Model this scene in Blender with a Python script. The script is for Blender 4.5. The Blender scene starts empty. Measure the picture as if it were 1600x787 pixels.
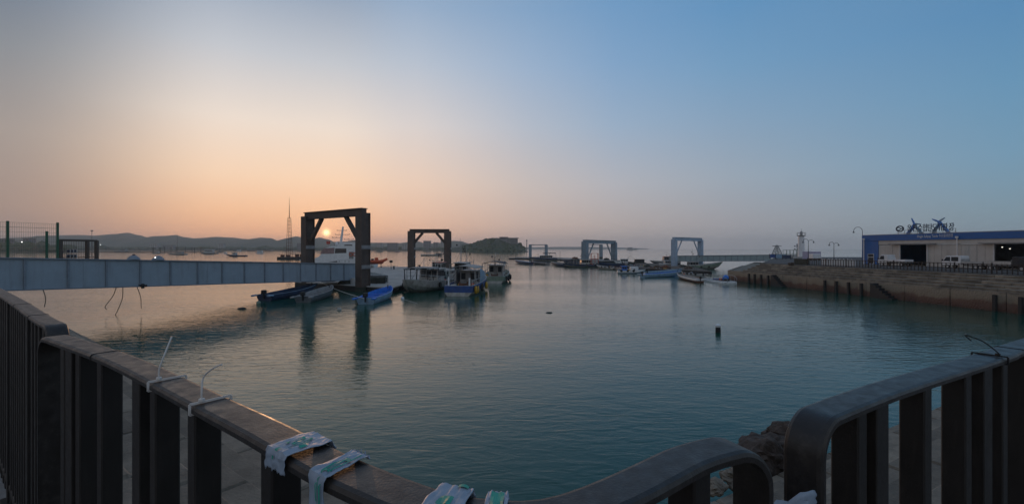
import bpy, bmesh, math, random
from mathutils import Vector, Matrix, noise
R = math.radians
PI = math.pi
rnd = random.Random(11)
sc = bpy.context.scene
col = sc.collection

# ------------------------------------------------------------------ camera
F, CX, HY, H = 700.0, 800.0, 388.0, 7.0
cam = bpy.data.cameras.new('camera')
cam_o = bpy.data.objects.new('camera', cam)
col.objects.link(cam_o)
cam_o.location = (0, 0, H)
cam_o.rotation_euler = (R(90), 0, 0)
cam.sensor_width = 36
cam.lens = 36 * F / 1600
cam.shift_y = -5.5 / 1600
cam.clip_start = 0.02
cam.clip_end = 40000
sc.camera = cam_o

# ------------------------------------------------------------------ sky
SUN_AZ, SUN_EL = R(-22.5), R(1.85)
sundir = Vector((math.sin(SUN_AZ) * math.cos(SUN_EL), math.cos(SUN_AZ) * math.cos(SUN_EL), math.sin(SUN_EL)))
world = bpy.data.worlds.new('World')
sc.world = world
world.use_nodes = True
nt = world.node_tree
N, L = nt.nodes, nt.links
bg = N['Background']


def lin(c):
    return tuple(((v / 255) / 12.92 if v / 255 <= 0.04045 else ((v / 255 + 0.055) / 1.055) ** 2.4) for v in c)


def wn(t, **kw):
    n = N.new(t)
    for k, v in kw.items():
        setattr(n, k, v)
    return n


def wmath(op, a, b=None, clamp=False):
    n = wn('ShaderNodeMath', operation=op)
    n.use_clamp = clamp
    for i, v in enumerate((a, b)):
        if v is None:
            continue
        if isinstance(v, (int, float)):
            n.inputs[i].default_value = v
        else:
            L.new(v, n.inputs[i])
    return n.outputs[0]


tc = wn('ShaderNodeTexCoord')
sep = wn('ShaderNodeSeparateXYZ')
L.new(tc.outputs['Generated'], sep.inputs[0])
el = wmath('ARCSINE', wmath('MULTIPLY', sep.outputs[2], 0.99999))
elf = wmath('DIVIDE', el, R(45.0), clamp=True)          # 0..1 over 0..45 degrees
az = wmath('ARCTAN2', sep.outputs[0], sep.outputs[1])


def ramp(stops):
    n = wn('ShaderNodeValToRGB')
    cr = n.color_ramp
    cr.interpolation = 'B_SPLINE' if False else 'EASE'
    cr.interpolation = 'LINEAR'
    for i, (d, c) in enumerate(stops):
        e = cr.elements[i] if i < 2 else cr.elements.new(d / 45)
        e.position = d / 45
        e.color = (*lin(c), 1)
    L.new(elf, n.inputs[0])
    return n.outputs[0]


# columns of sky colour by compass direction (degrees from the view axis)
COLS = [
    (-130, [(0, (158, 150, 148)), (6, (158, 153, 154)), (16, (148, 152, 160)), (28, (134, 144, 158)), (45, (116, 130, 148))]),  # unseen sky behind the view, brightened to fill shaded fronts
    (-50, [(0, (142, 120, 114)), (3.5, (155, 133, 123)), (10, (154, 143, 137)), (17, (128, 132, 138)), (23, (98, 113, 132)), (45, (98, 114, 138))]),
    (-27, [(0, (220, 156, 124)), (1.5, (234, 172, 132)), (4, (238, 186, 146)), (8, (236, 202, 172)), (14, (224, 209, 196)), (21, (184, 187, 193)), (27.5, (142, 156, 175)), (45, (106, 122, 146))]),
    (-12, [(0, (202, 154, 134)), (2, (222, 176, 148)), (8, (222, 194, 174)), (15, (205, 197, 194)), (22, (172, 181, 194)), (28, (140, 161, 186)), (45, (106, 124, 150))]),
    (2, [(0, (172, 151, 144)), (3, (190, 168, 158)), (8, (188, 177, 173)), (15, (168, 175, 187)), (22, (144, 165, 190)), (28, (122, 152, 184)), (45, (102, 122, 150))]),
    (13, [(0, (158, 148, 146)), (3, (170, 160, 158)), (8, (166, 167, 174)), (15, (142, 162, 184)), (22, (120, 152, 185)), (28, (104, 143, 181)), (45, (98, 121, 150))]),
    (26, [(0, (146, 145, 149)), (3, (150, 150, 156)), (8, (144, 156, 169)), (14, (126, 151, 175)), (20, (107, 145, 178)), (26, (91, 136, 176)), (45, (96, 120, 150))]),
    (48, [(0, (124, 140, 150)), (3, (118, 141, 154)), (8, (108, 143, 167)), (14, (95, 138, 170)), (20, (83, 129, 168)), (45, (94, 118, 148))]),
    (130, [(0, (158, 155, 156)), (4, (158, 158, 161)), (10, (150, 157, 167)), (22, (138, 150, 166)), (45, (118, 133, 152))]),  # also out of view, raised as fill for camera-facing sides
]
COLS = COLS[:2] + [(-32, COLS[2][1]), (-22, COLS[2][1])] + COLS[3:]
outc = None
prev = None
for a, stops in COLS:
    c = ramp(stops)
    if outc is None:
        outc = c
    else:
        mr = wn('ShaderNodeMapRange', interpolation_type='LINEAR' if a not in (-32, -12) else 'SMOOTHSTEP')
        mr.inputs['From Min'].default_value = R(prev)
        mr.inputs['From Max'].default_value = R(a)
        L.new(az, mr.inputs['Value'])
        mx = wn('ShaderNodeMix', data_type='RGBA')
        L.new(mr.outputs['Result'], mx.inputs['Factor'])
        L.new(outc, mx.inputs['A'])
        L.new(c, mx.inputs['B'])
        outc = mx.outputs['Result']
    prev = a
# sun disc and its aureole
dot = wn('ShaderNodeVectorMath', operation='DOT_PRODUCT')
L.new(tc.outputs['Generated'], dot.inputs[0])
dot.inputs[1].default_value = sundir
ang = wmath('ARCCOSINE', wmath('MULTIPLY', dot.outputs['Value'], 0.9999999))


def gauss(width, amp):
    q = wmath('DIVIDE', ang, R(width))
    return wmath('MULTIPLY', wmath('EXPONENT', wmath('MULTIPLY', wmath('MULTIPLY', q, q), -1.0)), amp)


def addcol(base, fac, c):
    v = wn('ShaderNodeVectorMath', operation='SCALE')
    v.inputs[0].default_value = c
    L.new(fac, v.inputs['Scale'])
    s = wn('ShaderNodeVectorMath', operation='ADD')
    L.new(base, s.inputs[0])
    L.new(v.outputs[0], s.inputs[1])
    return s.outputs[0]


outc = addcol(outc, gauss(0.34, 2.2), (1.0, 0.72, 0.32))
outc = addcol(outc, gauss(1.6, 0.16), (1.0, 0.45, 0.10))
outc = addcol(outc, gauss(6.0, 0.04), (1.0, 0.45, 0.16))
# physical sky adds its share
sky = wn('ShaderNodeTexSky', sky_type='NISHITA', sun_disc=False)
sky.sun_elevation = SUN_EL
sky.sun_rotation = SUN_AZ
sky.dust_density = 0.6
sky.air_density = 1.0
scl = wn('ShaderNodeVectorMath', operation='SCALE')
L.new(outc, scl.inputs[0])
scl.inputs['Scale'].default_value = 10.0
mxs = wn('ShaderNodeMix', data_type='RGBA')
mxs.inputs['Factor'].default_value = 0.03
L.new(scl.outputs[0], mxs.inputs['A'])
L.new(sky.outputs[0], mxs.inputs['B'])
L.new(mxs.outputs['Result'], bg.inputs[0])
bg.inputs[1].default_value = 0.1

# ------------------------------------------------------------------ sun lamp
sl = bpy.data.lights.new('sun', 'SUN')
sl.energy = 0.3
sl.angle = R(0.6)
sl.color = (1.0, 0.52, 0.25)
slo = bpy.data.objects.new('sun', sl)
col.objects.link(slo)
slo.rotation_euler = sundir.to_track_quat('Z', 'Y').to_euler()

# ------------------------------------------------------------------ exposure and render
vs = sc.view_settings
vs.view_transform = 'Standard'
vs.look = 'None'
vs.exposure = 0.28
vs.gamma = 1.0
sc.cycles.use_denoising = True
sc.cycles.max_bounces = 6
sc.cycles.volume_bounces = 1
sc.cycles.sample_clamp_indirect = 4.0


# ================================================================== helpers
def W(px, py, z=0.0):
    """point of the horizontal plane z seen at photo pixel px, py"""
    d = F * (H - z) / (py - HY)
    return Vector(((px - CX) / F * d, d, z))


def P(px, d, z=0.0):
    return Vector(((px - CX) / F * d, d, z))


def Z(py, d):
    return H - (py - HY) * d / F


class MB:
    def __init__(s):
        s.v, s.f = [], []

    def add(s, vs_, fs_):
        o = len(s.v)
        s.v += [tuple(v) for v in vs_]
        s.f += [tuple(i + o for i in f) for f in fs_]
        return s

    def box(s, x0, x1, y0, y1, z0, z1, M=None):
        vs_ = [Vector(p) for p in ((x0, y0, z0), (x1, y0, z0), (x1, y1, z0), (x0, y1, z0), (x0, y0, z1), (x1, y0, z1), (x1, y1, z1), (x0, y1, z1))]
        if M is not None:
            vs_ = [M @ v for v in vs_]
        return s.add(vs_, [(3, 2, 1, 0), (4, 5, 6, 7), (0, 1, 5, 4), (1, 2, 6, 5), (2, 3, 7, 6), (3, 0, 4, 7)])

    def beam(s, a, b, w, h=None, up=Vector((0, 0, 1))):
        a, b = Vector(a), Vector(b)
        h = w if h is None else h
        t = (b - a).normalized()
        if abs(t.dot(up)) > 0.98:
            up = Vector((0, 1, 0))
        sd = t.cross(up).normalized()
        u = sd.cross(t)
        vs_ = []
        for p in (a, b):
            for i, j in ((-1, -1), (1, -1), (1, 1), (-1, 1)):
                vs_.append(p + sd * (i * w / 2) + u * (j * h / 2))
        return s.add(vs_, [(3, 2, 1, 0), (4, 5, 6, 7), (0, 1, 5, 4), (1, 2, 6, 5), (2, 3, 7, 6), (3, 0, 4, 7)])

    def tube(s, pts, r, n=6, r1=None, cap=True):
        pts = [Vector(p) for p in pts]
        k = len(pts)
        vs_, fs_ = [], []
        pu = None
        for i, p in enumerate(pts):
            t = (pts[min(i + 1, k - 1)] - pts[max(i - 1, 0)]).normalized()
            ref = pu if pu is not None and abs(pu.dot(t)) < 0.95 else (Vector((0, 0, 1)) if abs(t.z) < 0.9 else Vector((1, 0, 0)))
            sd = t.cross(ref).normalized()
            u = sd.cross(t).normalized()
            pu = u
            rr = r if r1 is None else r + (r1 - r) * i / (k - 1)
            for j in range(n):
                a = 2 * PI * j / n
                vs_.append(p + sd * math.cos(a) * rr + u * math.sin(a) * rr)
        for i in range(k - 1):
            for j in range(n):
                fs_.append((i * n + j, i * n + (j + 1) % n, (i + 1) * n + (j + 1) % n, (i + 1) * n + j))
        if cap:
            fs_.append(tuple(reversed(range(n))))
            fs_.append(tuple((k - 1) * n + j for j in range(n)))
        return s.add(vs_, fs_)

    def lathe(s, prof, n=16, c=(0, 0, 0)):
        c = Vector(c)
        vs_, fs_ = [], []
        for r, z in prof:
            for j in range(n):
                a = 2 * PI * j / n
                vs_.append(c + Vector((r * math.cos(a), r * math.sin(a), z)))
        for i in range(len(prof) - 1):
            for j in range(n):
                fs_.append((i * n + j, i * n + (j + 1) % n, (i + 1) * n + (j + 1) % n, (i + 1) * n + j))
        fs_.append(tuple(reversed(range(n))))
        fs_.append(tuple((len(prof) - 1) * n + j for j in range(n)))
        return s.add(vs_, fs_)

    def prism(s, poly, z0, z1):
        n = len(poly)
        vs_ = [(p[0], p[1], z0) for p in poly] + [(p[0], p[1], z1) for p in poly]
        fs_ = [tuple(reversed(range(n))), tuple(range(n, 2 * n))]
        fs_ += [(i, (i + 1) % n, (i + 1) % n + n, i + n) for i in range(n)]
        return s.add(vs_, fs_)

    def plate(s, poly, thick, M):
        """polygon in local x,z extruded along local y by thick"""
        n = len(poly)
        vs_ = [M @ Vector((p[0], 0, p[1])) for p in poly] + [M @ Vector((p[0], thick, p[1])) for p in poly]
        fs_ = [tuple(range(n)), tuple(reversed(range(n, 2 * n)))]
        fs_ += [((i + 1) % n, i, i + n, (i + 1) % n + n) for i in range(n)]
        return s.add(vs_, fs_)

    def ball(s, c, r, n=10, m=6, sx=1, sy=1, sz=1):
        c = Vector(c)
        prof = [(max(1e-4, math.sin(PI * i / m)) * r, -math.cos(PI * i / m) * r) for i in range(m + 1)]
        vs_, fs_ = [], []
        for rr, z in prof:
            for j in range(n):
                a = 2 * PI * j / n
                vs_.append(c + Vector((rr * math.cos(a) * sx, rr * math.sin(a) * sy, z * sz)))
        for i in range(m):
            for j in range(n):
                fs_.append((i * n + j, i * n + (j + 1) % n, (i + 1) * n + (j + 1) % n, (i + 1) * n + j))
        return s.add(vs_, fs_)

    def mesh(s, name, mat, smooth=False, bevel=0, sharp=0.75):
        me = bpy.data.meshes.new(name)
        me.from_pydata(s.v, [], s.f)
        bm = bmesh.new()
        bm.from_mesh(me)
        bmesh.ops.recalc_face_normals(bm, faces=bm.faces)
        if bevel:
            bmesh.ops.bevel(bm, geom=[e for e in bm.edges if len(e.link_faces) == 2 and e.calc_face_angle(0) > 0.6], offset=bevel, segments=1, affect='EDGES')
        if smooth:
            for f in bm.faces:
                f.smooth = True
            for e in bm.edges:
                if len(e.link_faces) == 2 and e.calc_face_angle(0) > sharp:
                    e.smooth = False
        bm.to_mesh(me)
        bm.free()
        me.materials.append(mat)
        return me

    def build(s, name, mat, parent=None, smooth=False, bevel=0, loc=None, rz=None, sharp=0.75):
        return link(name, s.mesh(name, mat, smooth, bevel, sharp), parent, loc, rz)


def link(name, me, parent=None, loc=None, rz=None, scale=None):
    o = bpy.data.objects.new(name, me)
    col.objects.link(o)
    if parent is not None:
        o.parent = parent
    if loc is not None:
        o.location = loc
    if rz is not None:
        o.rotation_euler = (0, 0, rz)
    if scale is not None:
        o.scale = scale
    return o


def tag(o, label, cat, group=None):
    o['label'] = label
    o['category'] = cat
    if group:
        o['group'] = group
    return o


def thing(name, label, cat, loc=(0, 0, 0), rz=0.0, group=None):
    o = link(name, None, None, loc, rz)
    o.empty_display_size = 0.2
    return tag(o, label, cat, group)


def struct(o):
    o['kind'] = 'structure'
    return o


def stuff(o):
    o['kind'] = 'stuff'
    return o


MATS = {}


def mat(name, c, rough=0.6, metal=0.0, var=0.25, scale=4.0, bump=0.0, bscale=None, c2=None, spec=None, emit=None, coords='Object', stretch=None, streak=0.0, sscale=3.0, dirt=(0.07, 0.05, 0.035), orand=0.0):
    """procedural paint or stone: two tones mixed by layered noise, optional fine relief"""
    if name in MATS:
        return MATS[name]
    m = bpy.data.materials.new(name)
    MATS[name] = m
    m.use_nodes = True
    t = m.node_tree
    b = t.nodes['Principled BSDF']
    b.inputs['Roughness'].default_value = rough
    b.inputs['Metallic'].default_value = metal
    if spec is not None:
        b.inputs['Specular IOR Level'].default_value = spec
    if emit:
        b.inputs['Emission Color'].default_value = (*emit[:3], 1)
        b.inputs['Emission Strength'].default_value = emit[3]
    tcn = t.nodes.new('ShaderNodeTexCoord')
    geo = t.nodes.new('ShaderNodeNewGeometry')
    src = geo.outputs['Position'] if coords == 'World' else tcn.outputs['Object']
    if stretch:
        mp = t.nodes.new('ShaderNodeMapping')
        mp.inputs['Scale'].default_value = stretch
        t.links.new(src, mp.inputs[0])
        src = mp.outputs[0]
    n1 = t.nodes.new('ShaderNodeTexNoise')
    n1.inputs['Scale'].default_value = scale
    n1.inputs['Detail'].default_value = 6
    n1.inputs['Roughness'].default_value = 0.65
    t.links.new(src, n1.inputs['Vector'])
    cr = t.nodes.new('ShaderNodeValToRGB')
    d = c2 if c2 else tuple(v * (1 - var) for v in c)
    u = c if c2 else tuple(min(1, v * (1 + var * 0.6)) for v in c)
    cr.color_ramp.elements[0].position = 0.33
    cr.color_ramp.elements[0].color = (*d, 1)
    cr.color_ramp.elements[1].position = 0.68
    cr.color_ramp.elements[1].color = (*u, 1)
    t.links.new(n1.outputs['Fac'], cr.inputs[0])
    outcol = cr.outputs[0]
    if streak:
        mp2 = t.nodes.new('ShaderNodeMapping')
        mp2.inputs['Scale'].default_value = (1, 1, 0.12) if streak > 0 else (1, 1, 1)
        t.links.new(geo.outputs['Position'] if coords == 'World' else tcn.outputs['Object'], mp2.inputs[0])
        n3 = t.nodes.new('ShaderNodeTexNoise')
        n3.inputs['Scale'].default_value = sscale
        n3.inputs['Detail'].default_value = 7
        n3.inputs['Roughness'].default_value = 0.7
        t.links.new(mp2.outputs[0], n3.inputs['Vector'])
        mr3 = t.nodes.new('ShaderNodeMapRange')
        mr3.inputs['From Min'].default_value = 0.50
        mr3.inputs['From Max'].default_value = 0.72
        mr3.inputs['To Max'].default_value = abs(streak)
        t.links.new(n3.outputs['Fac'], mr3.inputs['Value'])
        mx3 = t.nodes.new('ShaderNodeMix')
        mx3.data_type = 'RGBA'
        t.links.new(mr3.outputs['Result'], mx3.inputs['Factor'])
        t.links.new(outcol, mx3.inputs['A'])
        mx3.inputs['B'].default_value = (*dirt, 1)
        outcol = mx3.outputs['Result']
    if orand:
        oi = t.nodes.new('ShaderNodeObjectInfo')
        mo_ = t.nodes.new('ShaderNodeMapRange')
        mo_.inputs['To Min'].default_value = 1 - orand
        mo_.inputs['To Max'].default_value = 1 + orand
        t.links.new(oi.outputs['Random'], mo_.inputs['Value'])
        vm = t.nodes.new('ShaderNodeVectorMath')
        vm.operation = 'SCALE'
        t.links.new(outcol, vm.inputs[0])
        t.links.new(mo_.outputs['Result'], vm.inputs['Scale'])
        outcol = vm.outputs[0]
    t.links.new(outcol, b.inputs['Base Color'])
    mrr = t.nodes.new('ShaderNodeMapRange')
    mrr.inputs['From Min'].default_value = 0.3
    mrr.inputs['From Max'].default_value = 0.7
    mrr.inputs['To Min'].default_value = max(0.03, rough - 0.10)
    mrr.inputs['To Max'].default_value = min(1.0, rough + 0.14)
    t.links.new(n1.outputs['Fac'], mrr.inputs['Value'])
    t.links.new(mrr.outputs['Result'], b.inputs['Roughness'])
    if bump:
        n2 = t.nodes.new('ShaderNodeTexNoise')
        n2.inputs['Scale'].default_value = bscale or scale * 6
        n2.inputs['Detail'].default_value = 8
        t.links.new(src, n2.inputs['Vector'])
        bp = t.nodes.new('ShaderNodeBump')
        bp.inputs['Strength'].default_value = 1.0
        bp.inputs['Distance'].default_value = bump
        t.links.new(n2.outputs['Fac'], bp.inputs['Height'])
        t.links.new(bp.outputs[0], b.inputs['Normal'])
    return m


# paints and stone (real base colours)
M_RAIL = mat('rail_paint', (0.017, 0.0135, 0.0115), 0.42, 0.0, 0.35, 30, 0.0005, 240, streak=-0.5, sscale=38, dirt=(0.06, 0.052, 0.045))
M_BAR = mat('bar_paint', (0.0105, 0.0078, 0.006), 0.55, 0.0, 0.3, 12, 0.0004, 200, streak=0.35, sscale=30, dirt=(0.05, 0.04, 0.032))
M_CONC = mat('concrete', (0.23, 0.19, 0.145), 0.9, 0, 0.4, 1.6, 0.014, 26, coords='World', streak=-0.7, sscale=0.9, dirt=(0.08, 0.064, 0.048), orand=0.3)
M_CONC2 = mat('weathered_concrete', (0.25, 0.22, 0.17), 0.92, 0, 0.6, 0.55, 0.02, 6, c2=(0.07, 0.06, 0.05), coords='World', stretch=(1, 1, 1.6))
M_PAVE = mat('paving', (0.22, 0.21, 0.20), 0.9, 0, 0.3, 3, 0.004, 30, coords='World')
M_ASPH = mat('asphalt', (0.07, 0.068, 0.066), 0.95, 0, 0.3, 2, 0.004, 40, coords='World')
M_BLUE = mat('girder_blue', (0.30, 0.36, 0.42), 0.62, 0, 0.10, 0.7, 0.004, 1.2, streak=0.35, sscale=1.6, dirt=(0.16, 0.15, 0.14))
M_BLUED = mat('girder_blue_edge', (0.20, 0.235, 0.28), 0.6, 0, 0.25, 2)
M_STEEL = mat('pile_steel', (0.085, 0.066, 0.058), 0.7, 0, 0.4, 0.8, 0.004, 9, streak=0.6, sscale=1.5, dirt=(0.13, 0.06, 0.035))
M_STEELP = mat('pile_band', (0.24, 0.24, 0.25), 0.6, 0, 0.3, 2)
M_LBLUE = mat('pile_lightblue', (0.22, 0.29, 0.35), 0.6, 0, 0.25, 0.8, 0.003, 8, streak=0.5, sscale=1.0, dirt=(0.12, 0.08, 0.06))
M_LBLUE2 = mat('pile_paleblue', (0.36, 0.46, 0.58), 0.6, 0, 0.2, 0.8, 0.003, 8, streak=0.45, sscale=1.0, dirt=(0.16, 0.11, 0.08))
M_WHITE = mat('white_paint', (0.72, 0.73, 0.74), 0.42, 0, 0.12, 1.5)
M_WHITED = mat('dirty_white', (0.56, 0.55, 0.52), 0.6, 0, 0.4, 1.6, c2=(0.32, 0.30, 0.27), streak=0.7, sscale=2.5, dirt=(0.14, 0.09, 0.06))
M_GREY = mat('grey_paint', (0.28, 0.28, 0.28), 0.6, 0, 0.3, 2)
M_LGREY = mat('light_grey', (0.42, 0.42, 0.41), 0.7, 0, 0.3, 1.2)
M_DARK = mat('dark_rubber', (0.022, 0.022, 0.024), 0.7, 0, 0.4, 3)
M_GLASS = mat('dark_glass', (0.025, 0.03, 0.036), 0.08, 0, 0.2, 1)
M_BOATB = mat('boat_blue', (0.022, 0.075, 0.26), 0.5, 0, 0.35, 1.5, streak=0.5, sscale=3, dirt=(0.08, 0.08, 0.09))
M_BOATB2 = mat('boat_bright_blue', (0.03, 0.18, 0.62), 0.5, 0, 0.25, 2)
M_BOATL = mat('boat_light_blue', (0.24, 0.38, 0.52), 0.5, 0, 0.3, 1.5, streak=0.5, sscale=3, dirt=(0.14, 0.13, 0.12))
M_NAVY = mat('boat_navy', (0.025, 0.045, 0.10), 0.5, 0, 0.35, 1.5)
M_GREEN = mat('boat_green', (0.22, 0.28, 0.22), 0.6, 0, 0.3, 1.5, streak=0.5, sscale=3, dirt=(0.10, 0.08, 0.06))
M_TARP = mat('awning', (0.36, 0.35, 0.34), 0.8, 0, 0.25, 1.6)
M_TARPD = mat('dark_awning', (0.035, 0.04, 0.05), 0.8, 0, 0.3, 2)
M_RED = mat('red_paint', (0.42, 0.06, 0.04), 0.5, 0, 0.3, 2)
M_ORANGE = mat('orange_paint', (0.55, 0.10, 0.04), 0.5, 0, 0.25, 3)
M_YELLOW = mat('yellow_float', (0.55, 0.32, 0.03), 0.5, 0, 0.25, 4)
M_ROPE = mat('rope', (0.16, 0.13, 0.10), 0.9, 0, 0.4, 20)
M_NET = mat('net', (0.05, 0.055, 0.045), 0.95, 0, 0.6, 6, 0.02, 30)
M_WOOD = mat('wood', (0.10, 0.065, 0.045), 0.8, 0, 0.4, 3, 0.004, 20)
M_FGREEN = mat('fence_green', (0.015, 0.10, 0.055), 0.45, 0, 0.2, 4)
M_BROWN = mat('gate_brown', (0.10, 0.072, 0.055), 0.7, 0, 0.3, 4)
M_RUST = mat('rust', (0.14, 0.055, 0.03), 0.85, 0, 0.5, 2, 0.004, 20)
M_FBLUE = mat('facade_blue', (0.018, 0.115, 0.36), 0.5, 0, 0.12, 0.6)
M_PANEL = mat('facade_panel', (0.50, 0.475, 0.44), 0.6, 0, 0.12, 0.5, streak=0.3, sscale=1.5, dirt=(0.24, 0.215, 0.19))
M_INK = mat('sign_ink', (0.02, 0.035, 0.07), 0.5, 0, 0.1, 2)
M_TRIM = mat('white_trim', (0.66, 0.66, 0.66), 0.5, 0, 0.1, 2)
M_LAWN = mat('shore_soil', (0.08, 0.085, 0.06), 0.95, 0, 0.4, 0.02, coords='World')
M_LEAF = mat('foliage', (0.055, 0.085, 0.035), 0.9, 0, 0.5, 0.12, c2=(0.03, 0.05, 0.022), coords='World')
M_HILL = mat('hill_wood', (0.05, 0.07, 0.04), 0.95, 0, 0.5, 0.02, c2=(0.03, 0.042, 0.026), coords='World')
M_FAR = mat('far_wall', (0.34, 0.33, 0.32), 0.9, 0, 0.25, 0.05)
M_FARD = mat('far_wall_dark', (0.16, 0.16, 0.17), 0.9, 0, 0.25, 0.05)
M_ROCK = mat('rock', (0.085, 0.062, 0.05), 0.95, 0, 0.55, 3, 0.03, 14)
M_BAG = mat('plastic_bag', (0.27, 0.335, 0.42), 0.42, 0, 0.15, 30, 0.002, 60)
M_PRINT = mat('green_print', (0.02, 0.30, 0.22), 0.5, 0, 0.3, 60)
M_TIE = mat('cable_tie', (0.60, 0.57, 0.54), 0.4, 0, 0.1, 30)
M_BLACK = mat('black_plastic', (0.012, 0.012, 0.013), 0.5, 0, 0.2, 30)


# ================================================================== water
def water_material():
    m = bpy.data.materials.new('sea_water')
    m.use_nodes = True
    t = m.node_tree
    b = t.nodes['Principled BSDF']
    b.inputs['Base Color'].default_value = (0.007, 0.068, 0.048, 1)
    b.inputs['Roughness'].default_value = 0.06
    b.inputs['IOR'].default_value = 1.333
    geo = t.nodes.new('ShaderNodeNewGeometry')

    def layer(rot, sx, sy, scale, detail, dist=0.0):
        mp = t.nodes.new('ShaderNodeMapping')
        mp.vector_type = 'POINT'
        mp.inputs['Rotation'].default_value = (0, 0, R(rot))
        mp.inputs['Scale'].default_value = (sx, sy, 1)
        t.links.new(geo.outputs['Position'], mp.inputs[0])
        n = t.nodes.new('ShaderNodeTexNoise')
        n.inputs['Scale'].default_value = scale
        n.inputs['Detail'].default_value = detail
        n.inputs['Roughness'].default_value = 0.5
        n.inputs['Distortion'].default_value = dist
        t.links.new(mp.outputs[0], n.inputs['Vector'])
        return n.outputs['Fac']

    def mth(op, a, b_):
        n = t.nodes.new('ShaderNodeMath')
        n.operation = op
        for i, v in enumerate((a, b_)):
            if isinstance(v, (int, float)):
                n.inputs[i].default_value = v
            else:
                t.links.new(v, n.inputs[i])
        return n.outputs[0]

    a = layer(28, 0.5, 1.4, 1.6, 4, 0.7)      # wind ripples, crests across the breeze
    c = layer(-20, 0.6, 1.3, 3.1, 2, 0.4)       # short cross ripples
    d = layer(12, 0.7, 1.1, 0.28, 2)            # longer heave
    hgt = mth('ADD', mth('MULTIPLY', a, 0.038), mth('ADD', mth('MULTIPLY', c, 0.012), mth('MULTIPLY', d, 0.045)))
    patch = layer(10, 0.5, 1.4, 0.035, 3)       # calmer and rougher patches
    pr = t.nodes.new('ShaderNodeMapRange')
    pr.inputs['From Min'].default_value = 0.35
    pr.inputs['From Max'].default_value = 0.65
    pr.inputs['To Min'].default_value = 0.35
    pr.inputs['To Max'].default_value = 1.2
    t.links.new(patch, pr.inputs['Value'])
    bp = t.nodes.new('ShaderNodeBump')
    bp.inputs['Strength'].default_value = 1.0
    bp.inputs['Distance'].default_value = 1.0
    t.links.new(mth('MULTIPLY', hgt, pr.outputs['Result']), bp.inputs['Height'])
    t.links.new(bp.outputs[0], b.inputs['Normal'])
    return m


M_WATER = water_material()
wv, wf = [], []
S = 6000
mb = MB()
mb.add([(-S, -250, 0), (S, -250, 0), (S, S, 0), (-S, S, 0)], [(0, 1, 2, 3)])
struct(mb.build('water', M_WATER))


# ================================================================== near promenade and its stepped bank
Z_PROM = 5.5
ZR = 6.70                                      # top of the handrail


def RB(px, py):
    d = (H - ZR) * F / (py - HY)
    return Vector(((px - CX) / F * d, d, 0))


dL, dR = Vector((-0.7985, 0.6026, 0)), Vector((0.875, 0.484, 0))
nL, nR = Vector((0.6026, 0.7985, 0)), Vector((-0.484, 0.875, 0))
cL, cR = 0.3795, 0.487


def corner(n1, c1, n2, c2):
    det = n1.x * n2.y - n1.y * n2.x
    return Vector(((c1 * n2.y - n1.y * c2) / det, (n1.x * c2 - c1 * n2.x) / det, 0))


def nearc(t):
    return corner(nL, cL + t, nR, cR + t)


c0 = nearc(0.10)
mb = MB()
poly = [c0, c0 + dL * 48, c0 + dL * 48 - nL * 26, Vector((-20, -22, 0)), Vector((20, -22, 0)), c0 + dR * 48 - nR * 20, c0 + dR * 48]
mb.prism(list(reversed(poly)), -1.5, Z_PROM)
prom = struct(mb.build('promenade', M_PAVE))
STEPS, RISE, RUN = 8, 0.41, 0.63
bank = thing('stepped_bank', 'pale concrete stepped bank below the brown railing, going down to the water', 'embankment', c0)
BL = 2.0
blk = MB().box(0.014, BL - 0.014, 0.012, RUN - 0.012, -RISE - 0.03, 0).mesh('step_block', M_CONC, bevel=0.03)
for k in range(STEPS):
    t0, t1 = 0.10 + k * RUN, 0.10 + (k + 1) * RUN
    zt = Z_PROM - (k + 1) * RISE
    pi, po = nearc(t0), nearc(t1)
    zb = zt - RISE - 0.03
    a = pi + dL * (po - pi).dot(dL)
    b = pi + dR * (po - pi).dot(dR)
    MB().prism([p - c0 for p in (pi, b, po, a)], zb, zt).build('corner_block', M_CONC, bank)
    for i in range(15):
        jz = rnd.uniform(-0.008, 0.008)
        pL = a + dL * (i * BL) - c0
        o = link('step_block', blk, bank, (pL.x, pL.y, zt + jz))
        o.rotation_euler = (0, 0, math.atan2(dL.y, dL.x))
        o.scale = (1, -1, 1)
        pR = b + dR * (i * BL) - c0
        o = link('step_block', blk, bank, (pR.x, pR.y, zt + jz))
        o.rotation_euler = (0, 0, math.atan2(dR.y, dR.x))
tE = 0.10 + STEPS * RUN
zE = Z_PROM - STEPS * RISE
core = MB()
for k in range(STEPS):
    t1 = 0.10 + (k + 1) * RUN - 0.03
    q = nearc(t1)
    zt = Z_PROM - (k + 1) * RISE - 0.05
    core.prism([p - c0 for p in (q, q + dL * 44, c0 + dL * 44, c0, c0 + dR * 44, q + dR * 44)][::-1], -1.5, zt)
core.build('bank_core', M_CONC2, bank)


def rock(name, label, p, r, seed, squash=0.7, mat_=None, group=None):
    bm = bmesh.new()
    bmesh.ops.create_icosphere(bm, subdivisions=4, radius=1)
    off = Vector((seed * 3.1, seed * 1.7, seed))
    for v in bm.verts:
        q = v.co.copy()
        f = 1 + 0.55 * noise.noise(q * 0.9 + off) + 0.22 * noise.noise(q * 2.6 + off) + 0.10 * noise.noise(q * 7 + off) + 0.05 * noise.noise(q * 15 + off)
        c = Vector((round(q.x * 2.2) / 2.2, round(q.y * 2.2) / 2.2, round(q.z * 2.2) / 2.2))
        q = q.lerp(c, 0.18) * f
        v.co = Vector((q.x * r * 1.25, q.y * r, max(q.z, -0.55) * r * squash))
    me = bpy.data.meshes.new(name)
    bm.to_mesh(me)
    bm.free()
    me.materials.append(mat_ or M_ROCK)
    return tag(link(name, me, None, p, rnd.uniform(0, 6)), label, 'rock', group)


# ================================================================== brown railings
RW, RT = 0.066, 0.015


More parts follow.
